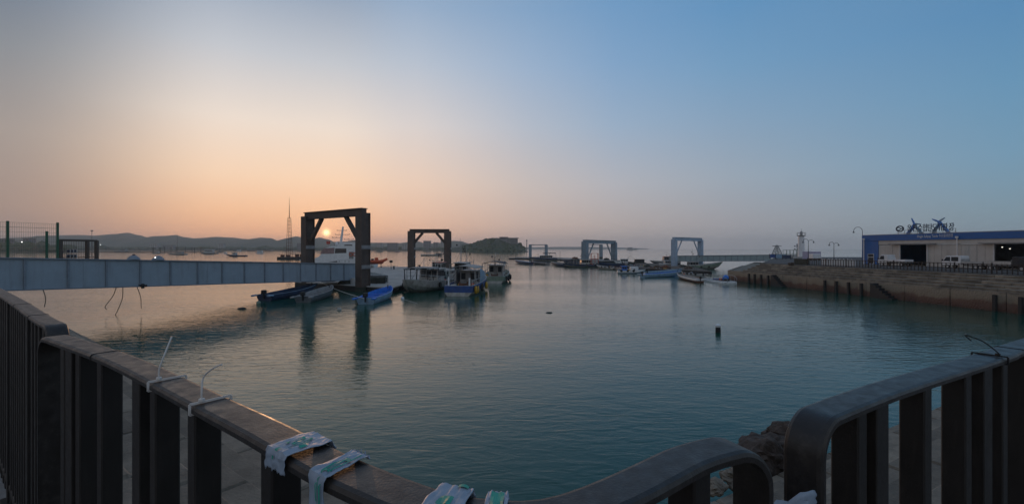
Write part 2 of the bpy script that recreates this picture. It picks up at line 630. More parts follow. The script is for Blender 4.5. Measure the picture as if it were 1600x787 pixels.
def smooth_path(pts, step=0.05):
    """Catmull-Rom resample in plan"""
    out = []
    q = [pts[0] * 2 - pts[1]] + pts + [pts[-1] * 2 - pts[-2]]
    for i in range(1, len(q) - 2):
        p0, p1, p2, p3 = q[i - 1:i + 3]
        n = max(2, int((p2 - p1).length / step))
        for j in range(n):
            t = j / n
            out.append(0.5 * ((2 * p1) + (p2 - p0) * t + (2 * p0 - 5 * p1 + 4 * p2 - p3) * t * t + (3 * p1 - p0 - 3 * p2 + p3) * t ** 3))
    out.append(pts[-1])
    return out


def plan_center(back):
    out = []
    for i, p in enumerate(back):
        t = (back[min(i + 1, len(back) - 1)] - back[max(i - 1, 0)]).normalized()
        n = Vector((t.y, -t.x, 0))
        if n.y > 0:
            n = -n
        out.append(p + n * (RW / 2))
    return out


def curl(p, T, r=0.07, down=0.9):
    out = []
    for i in range(1, 13):
        a = PI / 2 * i / 12
        out.append(Vector((p.x, p.y, ZR)) + T * (r * math.sin(a)) - Vector((0, 0, r * (1 - math.cos(a)))))
    e = out[-1]
    out += [e - Vector((0, 0, 0.05)), Vector((e.x, e.y, ZR - down))]
    return out


def sweep(mb_, path, w, t):
    prof = [(-w / 2, -t), (w / 2, -t), (w / 2, -0.007), (w / 2 - 0.003, -0.002), (w / 2 - 0.009, 0), (-w / 2 + 0.009, 0), (-w / 2 + 0.003, -0.002), (-w / 2, -0.007)]
    vs_, fs_ = [], []
    m = len(prof)
    h0 = next(Vector((b.x - a.x, b.y - a.y, 0)).normalized() for a, b in zip(path, path[1:]) if Vector((b.x - a.x, b.y - a.y, 0)).length > 0.5 * (b - a).length)
    sd = Vector((h0.y, -h0.x, 0))
    for i, p in enumerate(path):
        T = (path[min(i + 1, len(path) - 1)] - path[max(i - 1, 0)]).normalized()
        h = Vector((T.x, T.y, 0))
        if h.length > 0.15:
            h.normalize()
            sd = Vector((h.y, -h.x, 0))
        u = sd.cross(T).normalized()
        for a, b in prof:
            vs_.append(p + sd * a + u * b)
    for i in range(len(path) - 1):
        for j in range(m):
            fs_.append((i * m + j, i * m + (j + 1) % m, (i + 1) * m + (j + 1) % m, (i + 1) * m + j))
    fs_.append(tuple(range(m)))
    fs_.append(tuple((len(path) - 1) * m + j for j in range(m)))
    mb_.add(vs_, fs_)


def on_path(path, px):
    for a, b in zip(path, path[1:]):
        pa, pb = CX + F * a.x / a.y, CX + F * b.x / b.y
        if (pa - px) * (pb - px) <= 0 and pa != pb:
            f = (px - pa) / (pb - pa)
            return a.lerp(b, f), (b - a).normalized()
    raise ValueError(px)


def along(path, s):
    for a, b in zip(path, path[1:]):
        l = (b - a).length
        if s <= l:
            return a + (b - a) * (s / l), (b - a).normalized()
        s -= l
    return path[-1], (path[-1] - path[-2]).normalized()


def railing(name, label, back, start_curl, end_curl, bars, posts, joints=()):
    cen = plan_center(smooth_path(back))
    base = cen[len(cen) // 2]
    t = thing(name, label, 'railing', (base.x, base.y, Z_PROM))
    off = Vector((base.x, base.y, Z_PROM))
    path = [Vector((p.x, p.y, ZR)) for p in cen]
    if start_curl:
        path = list(reversed(curl(cen[0], (cen[0] - cen[1]).normalized()))) + path
    if end_curl:
        path = path + curl(cen[-1], (cen[-1] - cen[-2]).normalized())
    mb_ = MB()
    sweep(mb_, [p - off for p in path], RW, RT)
    mb_.build('handrail', M_RAIL, t, smooth=True, sharp=0.3)
    mb_ = MB()
    lo = [Vector((p.x, p.y, Z_PROM + 0.12)) - off for p in cen]
    sweep(mb_, lo, 0.05, 0.03)
    mb_.build('bottom_rail', M_BAR, t, smooth=True)
    bar = MB().box(-0.019, 0.019, -0.024, 0.024, 0.02, ZR - RT - Z_PROM + 0.002).mesh('bar', M_BAR, bevel=0.003)
    post = MB().box(-0.028, 0.028, -0.030, 0.030, 0.0, ZR - RT - Z_PROM + 0.002).box(-0.07, 0.07, -0.055, 0.055, 0, 0.012).mesh('post', M_BAR, bevel=0.002)
    for lst, me, nm in ((bars, bar, 'bar'), (posts, post, 'post')):
        for q in lst:
            p, T = on_path(cen, q[1]) if q[0] == 'px' else along(cen, q[1])
            o = link(nm, me, t, (p.x - off.x, p.y - off.y, 0), math.atan2(T.y, T.x))
    for px in joints:
        p, T = on_path(cen, px)
        j = MB()
        sweep(j, [Vector((p.x, p.y, ZR + 0.0015)) - off - T * 0.002, Vector((p.x, p.y, ZR + 0.0015)) - off + T * 0.002], RW + 0.003, RT + 0.003)
        j.build('rail_joint', M_BLACK, t)
    return cen


b1 = [RB(104, 504), RB(81, 493), RB(23, 460), RB(23, 460) + dL * 4, RB(23, 460) + dL * 13]
cen1 = railing('railing', 'brown metal railing run nearest the blue girder bridge, its bars seen edge-on', b1, True, False,
               [('s', 0.07 + 0.105 * i) for i in range(95) if i % 9 != 4], [('s', 0.07 + 0.105 * i) for i in range(95) if i % 9 == 4], (60, 35))
b2 = [RB(108, 522), RB(186, 546), RB(244, 568), RB(349, 615), RB(450, 660), RB(540, 704), RB(605, 731), RB(677, 757), RB(735, 771), RB(812, 777), RB(872, 768), RB(940, 743), RB(1000, 716), RB(1040, 698), RB(1075, 687), RB(1106, 680)]
cen2 = railing('railing', 'brown metal railing curving through the corner, with plastic bags tied to its handrail', b2, True, True,
               [('px', v) for v in (113, 137, 172, 258, 320, 440, 600, 760, 930, 1076)], [('px', v) for v in (127, 236)], (165,))
b3 = [RB(1252, 633), RB(1300, 616), RB(1375, 592), RB(1529, 549), RB(1600, 526), RB(1600, 526) + dR * 3, RB(1600, 526) + dR * 9]
cen3 = railing('railing', 'brown metal railing with a rounded end, black cable tie knotted on its handrail', b3, True, False,
               [('px', v) for v in (1326, 1430, 1494, 1552, 1592)] + [('s', 1.45 + 0.11 * i) for i in range(60)], [('px', v) for v in (1352, 1520)], (1578,))


# plastic bags, cable ties on the handrail
def text_mesh(body, size, extrude, mat_, name='lettering', align='CENTER'):
    cu = bpy.data.curves.new(name, 'FONT')
    cu.body = body
    cu.size = size
    cu.extrude = extrude
    cu.align_x = align
    cu.resolution_u = 2
    o = bpy.data.objects.new(name, cu)
    col.objects.link(o)
    dg = bpy.context.evaluated_depsgraph_get()
    me = bpy.data.meshes.new_from_object(o.evaluated_get(dg))
    bpy.data.objects.remove(o)
    me.name = name
    me.materials.clear()
    me.materials.append(mat_)
    return me


def bag(cen, px, label, length, seed, hang_f=0.05, hang_b=0.03, skew=0.0, prints=()):
    p, T = on_path(cen, px)
    n = Vector((T.y, -T.x, 0))
    if n.y > 0:
        n = -n
    o = thing('plastic_bag', label, 'plastic bag', (p.x, p.y, ZR), 0, 'plastic bags tied on the railing')
    prof = []
    hw = RW / 2 + 0.004
    for i in range(7):
        prof.append((-hw, -hang_b * (1 - i / 6)))
    for i in range(13):
        prof.append((-hw + 2 * hw * (i + 0.5) / 13, 0.004))
    for i in range(9):
        prof.append((hw, -hang_f * i / 8))
    nu = 22

    def surf(u, v):
        s, z = prof[v]
        ph = Vector((u * 0.15, v * 0.12, seed * 5.0))
        wob = noise.noise(ph) * 0.0034 + noise.noise(ph * 2.7) * 0.0020
        lx = (u / nu - 0.5) * length * (1 + 0.25 * noise.noise(Vector((v * 0.25, seed, 0)))) + skew * (v / len(prof) - 0.5) * length
        edge = 0.010 * noise.noise(Vector((u * 0.5, seed * 2.0, 3)))
        if v == len(prof) - 1 or v == 0:
            z += edge
        top = abs(s) < hw - 1e-6
        q = T * lx + n * (s + (0 if top else math.copysign(abs(wob) * 1.3, s)))
        return q + Vector((0, 0, z + (abs(wob) * 1.3 + 0.001 if top else 0)))
    m = MB()
    vs_ = [surf(u, v) for u in range(nu + 1) for v in range(len(prof))]
    k = len(prof)
    m.add(vs_, [(u * k + v, u * k + v + 1, (u + 1) * k + v + 1, (u + 1) * k + v) for u in range(nu) for v in range(k - 1)])
    me = m.build('film', M_BAG, o, smooth=True)
    md = me.modifiers.new('s', 'SOLIDIFY')
    md.thickness = 0.0008
    pm = MB()
    for (u0, u1, v0, v1) in prints:                      # printed marks follow the film
        g = []
        for u, v in ((u0, v0), (u1, v0), (u1, v1), (u0, v1)):
            pass
        nn = 4
        base = len(pm.v)
        for i in range(nn + 1):
            for j in range(nn + 1):
                uu, vv = u0 + (u1 - u0) * i / nn, v0 + (v1 - v0) * j / nn
                a, b_ = int(min(nu - 1, uu)), int(min(k - 2, vv))
                fa, fb = uu - a, vv - b_
                q = surf(a, b_) * (1 - fa) * (1 - fb) + surf(a + 1, b_) * fa * (1 - fb) + surf(a, b_ + 1) * (1 - fa) * fb + surf(a + 1, b_ + 1) * fa * fb
                out = Vector((0, 0, 1)) if vv < 19.5 else n
                pm.v.append(tuple(q + out * 0.0022))
        for i in range(nn):
            for j in range(nn):
                b0 = base + i * (nn + 1) + j
                pm.f.append((b0, b0 + 1, b0 + nn + 2, b0 + nn + 1))
    if prints:
        pm.build('print', M_PRINT, o)
    return o


marks_a = [(6, 6.8, 11, 16), (6, 9, 11, 11.7), (7.6, 8.2, 11.7, 14), (6, 9, 15.2, 16), (10, 10.7, 10, 15), (10, 12.6, 10, 10.8), (12, 12.7, 10, 15), (10, 12.6, 14.4, 15.2), (13.6, 14.3, 11, 17), (13.6, 16, 16.2, 17), (15.2, 16, 12, 14.5), (17, 19, 13, 15), (9, 12, 18, 19.4), (9.4, 11, 20, 22)]
marks_b = [(11, 12.2, 12, 24), (13.2, 14.4, 12, 25), (15.4, 16.4, 14, 25), (17.4, 18.6, 8, 25), (11, 18.6, 25, 26), (11, 18.6, 10.8, 12), (12, 18, 17, 17.8)]
bag(cen2, 470, 'white plastic bag with teal writing, wrapped on the railing farthest from the gap', 0.060, 1, 0.022, 0.008, -0.1, marks_a)
bag(cen2, 532, 'crumpled white plastic bag with green stripes hanging off the handrail', 0.036, 2, 0.055, -0.004, 0.35, marks_b)
bag(cen2, 697, 'white plastic bag with a teal printed block at the lowest part of the handrail', 0.046, 3, 0.05, 0.008, 0.1, [(7, 15, 12, 15), (8, 10, 16, 18), (12, 15, 16, 18.5), (12, 19, 6, 8)])
bag(cen2, 774, 'small knotted plastic bag in the bend of the railing', 0.026, 4, 0.05, 0.012, 0.0, [(5, 18, 8, 14)])


def tie(cen, px, label, m_, tail):
    p, T = on_path(cen, px)
    n = Vector((T.y, -T.x, 0))
    if n.y > 0:
        n = -n
    o = thing('cable_tie', label, 'cable tie', (p.x, p.y, ZR))
    h = RW / 2 + 0.003
    loop = [n * -h + Vector((0, 0, -RT)), n * -h + Vector((0, 0, 0.002)), n * h + Vector((0, 0, 0.003)), n * h + Vector((0, 0, -RT - 0.002)), n * -h + Vector((0, 0, -RT - 0.002))]
    m = MB()
    for a, b in zip(loop, loop[1:]):
        m.beam(a, b, 0.0042, 0.002, up=T)
    m.build('strap', m_, o)
    hd = n * (h * 0.45) + Vector((0, 0, 0.006))
    MB().box(-0.0045, 0.0045, -0.004, 0.004, -0.003, 0.004, Matrix.Translation(hd)).build('head', m_, o, bevel=0.001)
    pts = [hd] + [hd + T * a + n * b + Vector((0, 0, c)) for a, b, c in tail]
    MB().tube(smooth_path(pts, 0.008), 0.0017, 5).build('tail', m_, o, smooth=True)


tie(cen2, 262, 'pale cable tie with a straight upright tail on the brown handrail', M_TIE, [(0.0, 0.0, 0.02), (-0.002, -0.01, 0.05), (-0.02, -0.03, 0.088)])
tie(cen2, 330, 'pale cable tie with a bent tail on the brown handrail', M_TIE, [(0.0, 0.0, 0.018), (-0.008, -0.006, 0.042), (0.016, -0.015, 0.062), (0.035, -0.022, 0.07)])
tie(cen3, 1546, 'black cable tie with a curled tail on the handrail', M_BLACK, [(-0.02, 0.006, 0.008), (-0.03, -0.02, 0.035), (-0.045, -0.05, 0.05), (-0.02, -0.06, 0.045), (-0.01, -0.05, 0.03)])


def sheet_bag(label, pts_rows, seed):
    """crumpled film stretched through rows of points"""
    o = None
    nu = len(pts_rows[0])
    m = MB()
    k = 6
    rows = []
    for r_ in pts_rows:
        rows.append(smooth_path([Vector(p) for p in r_], 0.008))
    n = min(len(r_) for r_ in rows)
    grid = []
    for a, b in zip(rows, rows[1:]):
        for i in range(k):
            grid.append([a[j].lerp(b[j], i / k) for j in range(n)])
    grid.append(rows[-1][:n])
    base = grid[len(grid) // 2][n // 2].copy()
    for i, g in enumerate(grid):
        for j, q in enumerate(g):
            w_ = Vector((noise.noise(Vector((i * 0.5, j * 0.4, seed))), noise.noise(Vector((i * 0.5, j * 0.4, seed + 9))), noise.noise(Vector((i * 0.4, j * 0.5, seed + 4))))) * 0.008
            m.v.append(tuple(q + w_ - base))
    m.f = [(i * n + j, i * n + j + 1, (i + 1) * n + j + 1, (i + 1) * n + j) for i in range(len(grid) - 1) for j in range(n - 1)]
    o = m.build('plastic_bag', M_BAG, smooth=True)
    o.location = base
    md = o.modifiers.new('s', 'SOLIDIFY')
    md.thickness = 0.0012
    return tag(o, label, 'plastic bag', 'plastic bags tied on the railing')


def near(px, py, d):
    return Vector(((px - CX) / F * d, d, H - (py - HY) * d / F))


sheet_bag('white plastic bag stretched inside the downturned end of the corner railing',
          [[near(1172, 742, .80), near(1190, 765, .78), near(1215, 792, .76), near(1240, 815, .74)], [near(1172, 775, .80), near(1186, 800, .78), near(1205, 830, .76), near(1230, 850, .74)]], 3)
sheet_bag('pale blue plastic bag tied low between the two rounded railing ends',
          [[near(1205, 790, .74), near(1232, 778, .74), near(1258, 768, .74), near(1272, 765, .76)], [near(1205, 825, .74), near(1232, 815, .74), near(1258, 808, .74), near(1275, 800, .76)]], 7)

rock('boulder', 'dark brown boulder at the water edge seen over the gap in the railings', W(1200, 712, zE + 0.1), 0.62, 3, 0.8)
rock('boulder', 'lighter brown boulder behind the rounded railing end, with a pale patch', W(1232, 684, zE + 0.2), 0.5, 5, 0.85)
for px, py, r_, sd_, lab in ((1148, 748, 0.28, 11, 'small broken concrete lump below the downturned railing end'), (1118, 762, 0.2, 14, 'smallest pale stone seen under the corner handrail'), (1176, 762, 0.24, 17, 'rough grey stone lying nearest the tied plastic bags')):
    rock('stone', lab, W(px, py, zE + 0.05), r_, sd_, 0.7, M_CONC)


# ================================================================== the quay across the basin
ZQ, ZW = 3.9, 2.2
E0 = Vector((53.8, 96.0, 0))
q = Vector((5.8, -45.0, 0)).normalized()        # along the quay, towards the camera
nq = Vector((q.y, -q.x, 0))                     # outward, to the water
if nq.x > 0:
    nq = -nq
e_ = Vector((34.0, 54.0, 0)).normalized()       # along the pier end
ne = Vector((-e_.y, e_.x, 0))
QL = 68.0
Q_STEPS, Q_RUN = 5, 0.95
Q_RISE = (ZQ - ZW) / Q_STEPS


def qc(t, te):
    return corner(nq, nq.dot(E0) + t, ne, ne.dot(E0) + te)


mb = MB()
E1 = E0 + q * QL
mb.prism([E0 - nq * 0.02, E1 - nq * 0.02, E1 + Vector((90, 6, 0)), Vector((190, 60, 0)), Vector((190, 165, 0)), E0 + e_ * 74 - ne * 0.02][::1], -1.5, ZQ)
yard = struct(mb.build('quay_yard', M_ASPH))
M_QBLK = mat('quay_step_concrete', (0.25, 0.215, 0.165), 0.92, 0, 0.6, 0.9, 0.02, 9, c2=(0.10, 0.085, 0.068), coords='World', orand=0.28, streak=-0.8, sscale=0.35, dirt=(0.045, 0.04, 0.032))
quay = thing('harbour_quay', 'long brown concrete quay with steps, in front of the blue building', 'quay', E0)
blk = MB().box(0.012, 2.988, -0.03, Q_RUN, -Q_RISE - 0.03, 0).mesh('step_block', M_QBLK, bevel=0.05)
rq = math.atan2(q.y, q.x)
flip = Vector((-q.y, q.x, 0)).dot(nq) < 0
for k in range(Q_STEPS):
    zt = ZQ - 0.10 - k * Q_RISE
    for i in range(int(QL / 3)):
        p = nq * (k * Q_RUN) + q * (i * 3 + 0.15) + Vector((0, 0, zt + rnd.uniform(-0.012, 0.012)))
        o = link('step_block', blk, quay, p, rq)
        if flip:
            o.scale = (1, -1, 1)
tW = Q_STEPS * Q_RUN
# ledge and terraces round the pier end
mb = MB()
for k in range(Q_STEPS + 1):
    zt = ZQ - 0.22 - k * Q_RISE if k < Q_STEPS else ZW - 0.14
    t = (k + 1) * Q_RUN - 0.05 if k < Q_STEPS else tW + 0.55
    te = k * 0.75 + 0.3 if k < Q_STEPS else 6.5
    c = qc(t, te)
    mb.prism([p - E0 for p in (c, c + q * (QL + t), E1, E0 - nq, E0 + e_ * 70 - ne, c + e_ * (70 + te))], -1.5, zt)
mb.build('quay_core', M_CONC2, quay)


def tide_material():
    m = bpy.data.materials.new('tidal_wall')
    m.use_nodes = True
    t = m.node_tree
    b = t.nodes['Principled BSDF']
    b.inputs['Roughness'].default_value = 0.85
    geo = t.nodes.new('ShaderNodeNewGeometry')
    sp = t.nodes.new('ShaderNodeSeparateXYZ')
    t.links.new(geo.outputs['Position'], sp.inputs[0])
    n = t.nodes.new('ShaderNodeTexNoise')
    n.inputs['Scale'].default_value = 0.7
    n.inputs['Detail'].default_value = 8
    t.links.new(geo.outputs['Position'], n.inputs['Vector'])
    ad = t.nodes.new('ShaderNodeMath')
    ad.operation = 'MULTIPLY_ADD'
    t.links.new(n.outputs['Fac'], ad.inputs[0])
    ad.inputs[1].default_value = 1.7
    t.links.new(sp.outputs[2], ad.inputs[2])
    mr = t.nodes.new('ShaderNodeMapRange')
    mr.inputs['From Min'].default_value = 0.2
    mr.inputs['From Max'].default_value = 3.4
    t.links.new(ad.outputs[0], mr.inputs['Value'])
    cr = t.nodes.new('ShaderNodeValToRGB')
    st = [(0.0, (0.03, 0.028, 0.022)), (0.22, (0.10, 0.050, 0.036)), (0.46, (0.15, 0.085, 0.062)), (0.56, (0.24, 0.19, 0.14)), (0.8, (0.28, 0.235, 0.18)), (1.0, (0.12, 0.10, 0.085))]
    for i, (p_, c_) in enumerate(st):
        e2 = cr.color_ramp.elements[i] if i < 2 else cr.color_ramp.elements.new(p_)
        e2.position = p_
        e2.color = (*c_, 1)
    t.links.new(mr.outputs['Result'], cr.inputs[0])
    t.links.new(cr.outputs[0], b.inputs['Base Color'])
    n2 = t.nodes.new('ShaderNodeTexNoise')
    n2.inputs['Scale'].default_value = 5
    n2.inputs['Detail'].default_value = 8
    t.links.new(geo.outputs['Position'], n2.inputs['Vector'])
    bp = t.nodes.new('ShaderNodeBump')
    bp.inputs['Distance'].default_value = 0.12
    t.links.new(n2.outputs['Fac'], bp.inputs['Height'])
    t.links.new(bp.outputs[0], b.inputs['Normal'])
    return m


M_TIDE = tide_material()
cW = qc(tW + 0.56, 6.52)
plen = 5.6
for i in range(13):
    a = cW - E0 + q * (i * plen + 0.04)
    b = cW - E0 + q * ((i + 1) * plen - 0.04)
    j = rnd.uniform(0, 0.05)
    MB().prism([a + nq * j, b + nq * j, b + nq * (0.35 + j), a + nq * (0.35 + j)], -1.5, ZW - 0.02 + rnd.uniform(-0.02, 0.02)).build('wall_panel', M_TIDE, quay)
for i in range(6):
    a = cW - E0 + e_ * (i * plen + 0.04)
    b = cW - E0 + e_ * ((i + 1) * plen - 0.04)
    MB().prism([a, b, b + ne * 0.3, a + ne * 0.3], -1.5, ZW - 0.03).build('wall_panel', M_TIDE, quay)


def q_at(px, base, n_=None):
    """distance along the quay from base where the line through base is seen at px"""
    k = (px - CX) / F
    return (k * base.y - base.x) / (q.x - k * q.y)


wl = cW + nq * 0.42
for px in (1171, 1180, 1190, 1201, 1290, 1308, 1327, 1347, 1556, 1597):
    s = q_at(px, wl)
    p = wl + q * s - E0
    fp = MB().prism([p - q * 0.15, p + q * 0.15, p + q * 0.15 + nq * 0.3, p - q * 0.15 + nq * 0.3], -1.4, ZW - 0.35)
    fp.build('rubber_fender', M_DARK, quay)
for px0, px1 in ((1211, 1229), (1368, 1402)):
    s0, s1 = q_at(px0, wl), q_at(px1, wl)
    n = 7
    for i in range(n):
        a = wl - E0 + q * (s0 + (s1 - s0) * i / n)
        b = wl - E0 + q * (s0 + (s1 - s0) * (i + 1) / n)
        MB().prism([a, b, b + nq * 0.9, a + nq * 0.9], -1.4, ZW - 0.15 - i * (ZW / n)).build('landing_stair', M_DARK, quay)
rock('boulder', 'small dark rock lying on the quay steps below the white lighthouse', E0 + q * q_at(1236, E0 + nq * 0.7) + nq * 0.7 + Vector((0, 0, ZQ + 0.05)), 0.5, 8)

# railing along the quay edge
fe = E0 - nq * 0.35
s_a, s_b = q_at(1262, fe), QL - 2
fence = thing('quay_fence', 'long low fence of dark upright bars along the top of the far quay', 'fence', fe + q * s_a + Vector((0, 0, ZQ)))
bar = MB().box(-0.04, 0.04, -0.035, 0.035, 0, 1.18).mesh('bar', M_BAR)
pst = MB().box(-0.06, 0.06, -0.06, 0.06, 0, 1.3).mesh('post', M_BAR)
n = int((s_b - s_a) / 0.52)
for i in range(n):
    link('post' if i % 8 == 0 else 'bar', pst if i % 8 == 0 else bar, fence, q * (i * 0.52), rq)
MB().beam(Vector((0, 0, 1.12)), q * (s_b - s_a) + Vector((0, 0, 1.12)), 0.08, 0.09).build('top_rail', M_BAR, fence)
MB().beam(Vector((0, 0, 0.15)), q * (s_b - s_a) + Vector((0, 0, 0.15)), 0.05, 0.07).build('bottom_rail', M_BAR, fence)
# white screens behind the fence
fs = E0 - nq * 0.75
s_a, s_b = q_at(1284, fs), q_at(1337, fs)
scr = thing('white_screen_fence', 'row of pale white screen panels behind the dark bars near the lighthouse', 'fence', fs + q * s_a + Vector((0, 0, ZQ)))
n = 9
w_ = (s_b - s_a) / n
for i in range(n):
    a = q * (i * w_ + 0.06)
    b = q * ((i + 1) * w_ - 0.06)
    MB().beam(a + Vector((0, 0, 0.62)), b + Vector((0, 0, 0.62)), 0.05, 1.15).build('panel', M_WHITE, scr)
    MB().box(-0.05, 0.05, -0.05, 0.05, 0, 1.3, Matrix.Translation(q * (i * w_))).build('post', M_TRIM, scr)
# low planter wall
pw = E0 - nq * 1.0
s_a, s_b = q_at(1243, pw), q_at(1262, pw)
mbp = MB().beam(Vector((0, 0, 0.55)), q * (s_b - s_a) + Vector((0, 0, 0.55)), 0.7, 1.1)
pl = mbp.build('planter_wall', M_NET, bevel=0.05)
pl.location = pw + q * s_a + Vector((0, 0, ZQ))
tag(pl, 'dark low wall block at the foot of the white lighthouse', 'wall')

# ------------------------------------------------------------------ market hall
B0, B1 = Vector((70.5, 90.0, ZQ)), Vector((74.6, 65.0, ZQ))
fdir = (B1 - B0)
fdir.z = 0
fdir.normalize()
rb = math.atan2(fdir.y, fdir.x)


def bs(px, off=0.0):
    """distance along the hall front seen at px (off metres in front of it)"""
    b = B0 + Vector((fdir.y, -fdir.x, 0)) * off
    k = (px - CX) / F
    return (k * b.y - b.x) / (fdir.x - k * fdir.y)


hall = thing('market_hall', 'long blue and grey market hall with a lettered roof sign, across the basin', 'building', B0, rb)
HT, HF = 5.65, 4.6                   # eaves, underside of the fascia
BLN, DEP = bs(1600) + 22, 18.0
sC = bs(1373)
o1a, o1b = bs(1406), bs(1449)
o2a, o2b = bs(1553), bs(1553) + 7.2
OH = 3.75


def hp(name, m_, x0, x1, y0, y1, z0, z1, bev=0):
    return MB().box(x0, x1, y0, y1, z0, z1).build(name, m_, hall, bevel=bev)


hp('fascia', M_FBLUE, 0, BLN, -0.25, 0.05, HF, HT)
hp('corner_wall', M_FBLUE, 0, sC, -0.12, 0.05, 0, HF - 0.002)
hp('side_wall', M_FBLUE, 0.002, 0.3, 0.052, DEP, 0, HT - 0.02)
hp('back_wall', M_GREY, 0.3, BLN, DEP - 0.3, DEP, 0, HT - 0.02)
hp('end_wall', M_GREY, BLN - 0.3, BLN, 0.06, DEP - 0.31, 0, HT - 0.02)
hp('roof', M_GREY, 0.01, BLN - 0.01, -0.2, DEP, HT, HT + 0.12)
hp('floor', M_CONC, 0.3, BLN - 0.3, 0.06, DEP - 0.3, 0.01, 0.05)
# cladding panels between the openings
spans = [(sC + 0.01, o1a, 3), (o1b, bs(1496), 4), (bs(1496) + 0.01, bs(1502), 1), (bs(1502) + 0.01, o2a, 4), (o2b, BLN, 10)]
for a, b, n in spans:
    w_ = (b - a) / n
    for i in range(n):
        hp('wall_panel', M_PANEL, a + i * w_ + 0.02, a + (i + 1) * w_ - 0.02, -0.03 - 0.02 * (i % 2), 0.05, 0, OH)
    hp('panel_backing', M_GREY, a, b, 0.052, 0.10, 0, OH)
hp('upper_wall', M_PANEL, sC + 0.01, BLN, -0.06, 0.055, OH + 0.08, HF - 0.004)
hp('door_track', M_TRIM, o1a - 1.6, bs(1496), -0.16, -0.065, OH, OH + 0.075)
hp('door_track', M_TRIM, bs(1502), o2b + 2, -0.16, -0.065, OH, OH + 0.075)
hp('canopy', M_GREY, o1a - 1.5, o1b + 1.6, -0.9, -0.17, OH + 0.1, OH + 0.26)
hp('canopy', M_GREY, o2a - 1.5, o2b + 1.6, -0.9, -0.17, OH + 0.1, OH + 0.26)
for s in (o1a, o1b, o2a, o2b):
    hp('door_jamb', M_TRIM, s - 0.07, s + 0.07, -0.11, 0.12, 0, OH - 0.01)
for px in (1352, 1498):
    s = bs(px)
    MB().tube([(s, -0.35, 0), (s, -0.35, HF + 0.2)], 0.09, 8).build('downpipe', M_TRIM, hall)
    hp('hopper', M_TRIM, s - 0.18, s + 0.18, -0.5, -0.26, HF + 0.2, HF + 0.5)


def hwin(x0, x1, z0, z1, y, bars):
    w = hp('window', M_GLASS, x0, x1, y - 0.01, y + 0.02, z0, z1)
    for a, b, c, d in ((x0 - 0.06, x1 + 0.06, z0 - 0.06, z0), (x0 - 0.06, x1 + 0.06, z1, z1 + 0.06), (x0 - 0.06, x0, z0, z1), (x1, x1 + 0.06, z0, z1)) + bars:
        MB().box(a, b, y - 0.06, y + 0.01, c, d).build('window_frame', M_TRIM, w)


zm = 1.35
hwin(bs(1357.5), bs(1366), 0.15, 2.0, -0.125, ((bs(1357.5), bs(1366), zm, zm + 0.08),))
hwin(bs(1379), bs(1386), 1.2, 1.9, -0.055, ())
# hanging lamps lit inside the far doorway
for px, z in ((1566, 3.35), (1578, 3.1)):
    s = bs(px, -3)
    lm = MB().lathe([(0.02, 0.3), (0.05, 0.12), (0.22, 0.0)], 10).build('hanging_lamp', M_GREY, hall, loc=(s, 3.0, z))
    MB().ball((0, 0, -0.03), 0.09, 8, 5).build('bulb', mat('lamp_bulb', (0.9, 0.9, 0.85), 0.5, emit=(1, 0.93, 0.8, 1.4)), lm)
# stacked crates inside the first doorway
for i, (s, y, w2, h) in enumerate(((o1a + 2.6, 4.2, 1.2, 1.3), (o1a + 4.2, 4.8, 1.3, 2.1), (o1a + 5.6, 4.4, 1.0, 1.5))):
    r_ = MB()
    for k in range(int(h / 0.3)):
        r_.box(-w2 / 2, w2 / 2, -0.4, 0.4, k * 0.3, k * 0.3 + 0.26)
    o = r_.build('crate_stack', M_NAVY)
    o.location = B0 + fdir * s + Vector((-fdir.y, fdir.x, 0)) * y + Vector((0, 0, 0.05))
    o.rotation_euler = (0, 0, rb)
    tag(o, ('low dark crate stack just inside the market hall doorway', 'tallest dark crate stack inside the market hall doorway', 'dark crate stack deepest along the market hall doorway')[i], 'crate stack')

# roof sign
sign = thing('roof_sign', 'dark Korean lettering and oval logo standing on the blue building roof', 'sign', B0 + fdir * bs(1448) + Vector((0, 0, HT + 0.12)), rb)
s0 = bs(1448)
body = '옹진수협탄도위판장'
xs = [1421.5, 1430, 1438.5, 1446, 1453.5, 1461, 1469.5, 1477.5, 1487.5]
for ch, px in zip(body, xs):
    me = text_mesh(ch, 1.45, 0.05, M_INK, 'letter')
    o = link('letter', me, sign, (bs(px) - s0, -0.1, 0.42))
    o.rotation_euler = (R(90), 0, 0)
    o.scale = (0.62, 1, 1)
x0 = bs(1406.5) - s0
lg = MB()
for i in range(24):
    a, b = 2 * PI * i / 24, 2 * PI * (i + 1) / 24
    pa = [(math.cos(v) * r_[0] * 0.75 + x0, -0.1, math.sin(v) * r_[1] + 0.95) for r_ in ((1.0, 0.58), (0.72, 0.38)) for v in (a, b)]
    lg.add([pa[0], pa[1], pa[3], pa[2]] + [(p[0], -0.02, p[2]) for p in (pa[0], pa[1], pa[3], pa[2])], [(0, 1, 2, 3), (7, 6, 5, 4), (0, 1, 5, 4), (2, 3, 7, 6)])
for dz in (-0.14, 0.14):
    lg.tube([(x0 - 0.48 + (i * 0.12), -0.06, 0.95 + dz + 0.12 * math.sin(i * PI / 4 + (0 if dz > 0 else PI))) for i in range(9)], 0.07, 5)
lg.build('logo', M_INK, sign)
MB().box(bs(1401) - s0, bs(1493) - s0, -0.05, 0.03, 0.14, 0.20).box(bs(1401) - s0, bs(1493) - s0, -0.05, 0.03, 0.62, 0.67).build('support_rail', M_LGREY, sign)
for px in range(1403, 1494, 10):
    MB().box(-0.03, 0.03, -0.02, 0.04, 0, 0.66, Matrix.Translation((bs(px) - s0, 0.04, 0))).build('support_post', M_LGREY, sign)
me = text_mesh('Ongjin Suhyup Tando 수산물위판장', 0.62, 0.015, M_TRIM, 'fascia_lettering')
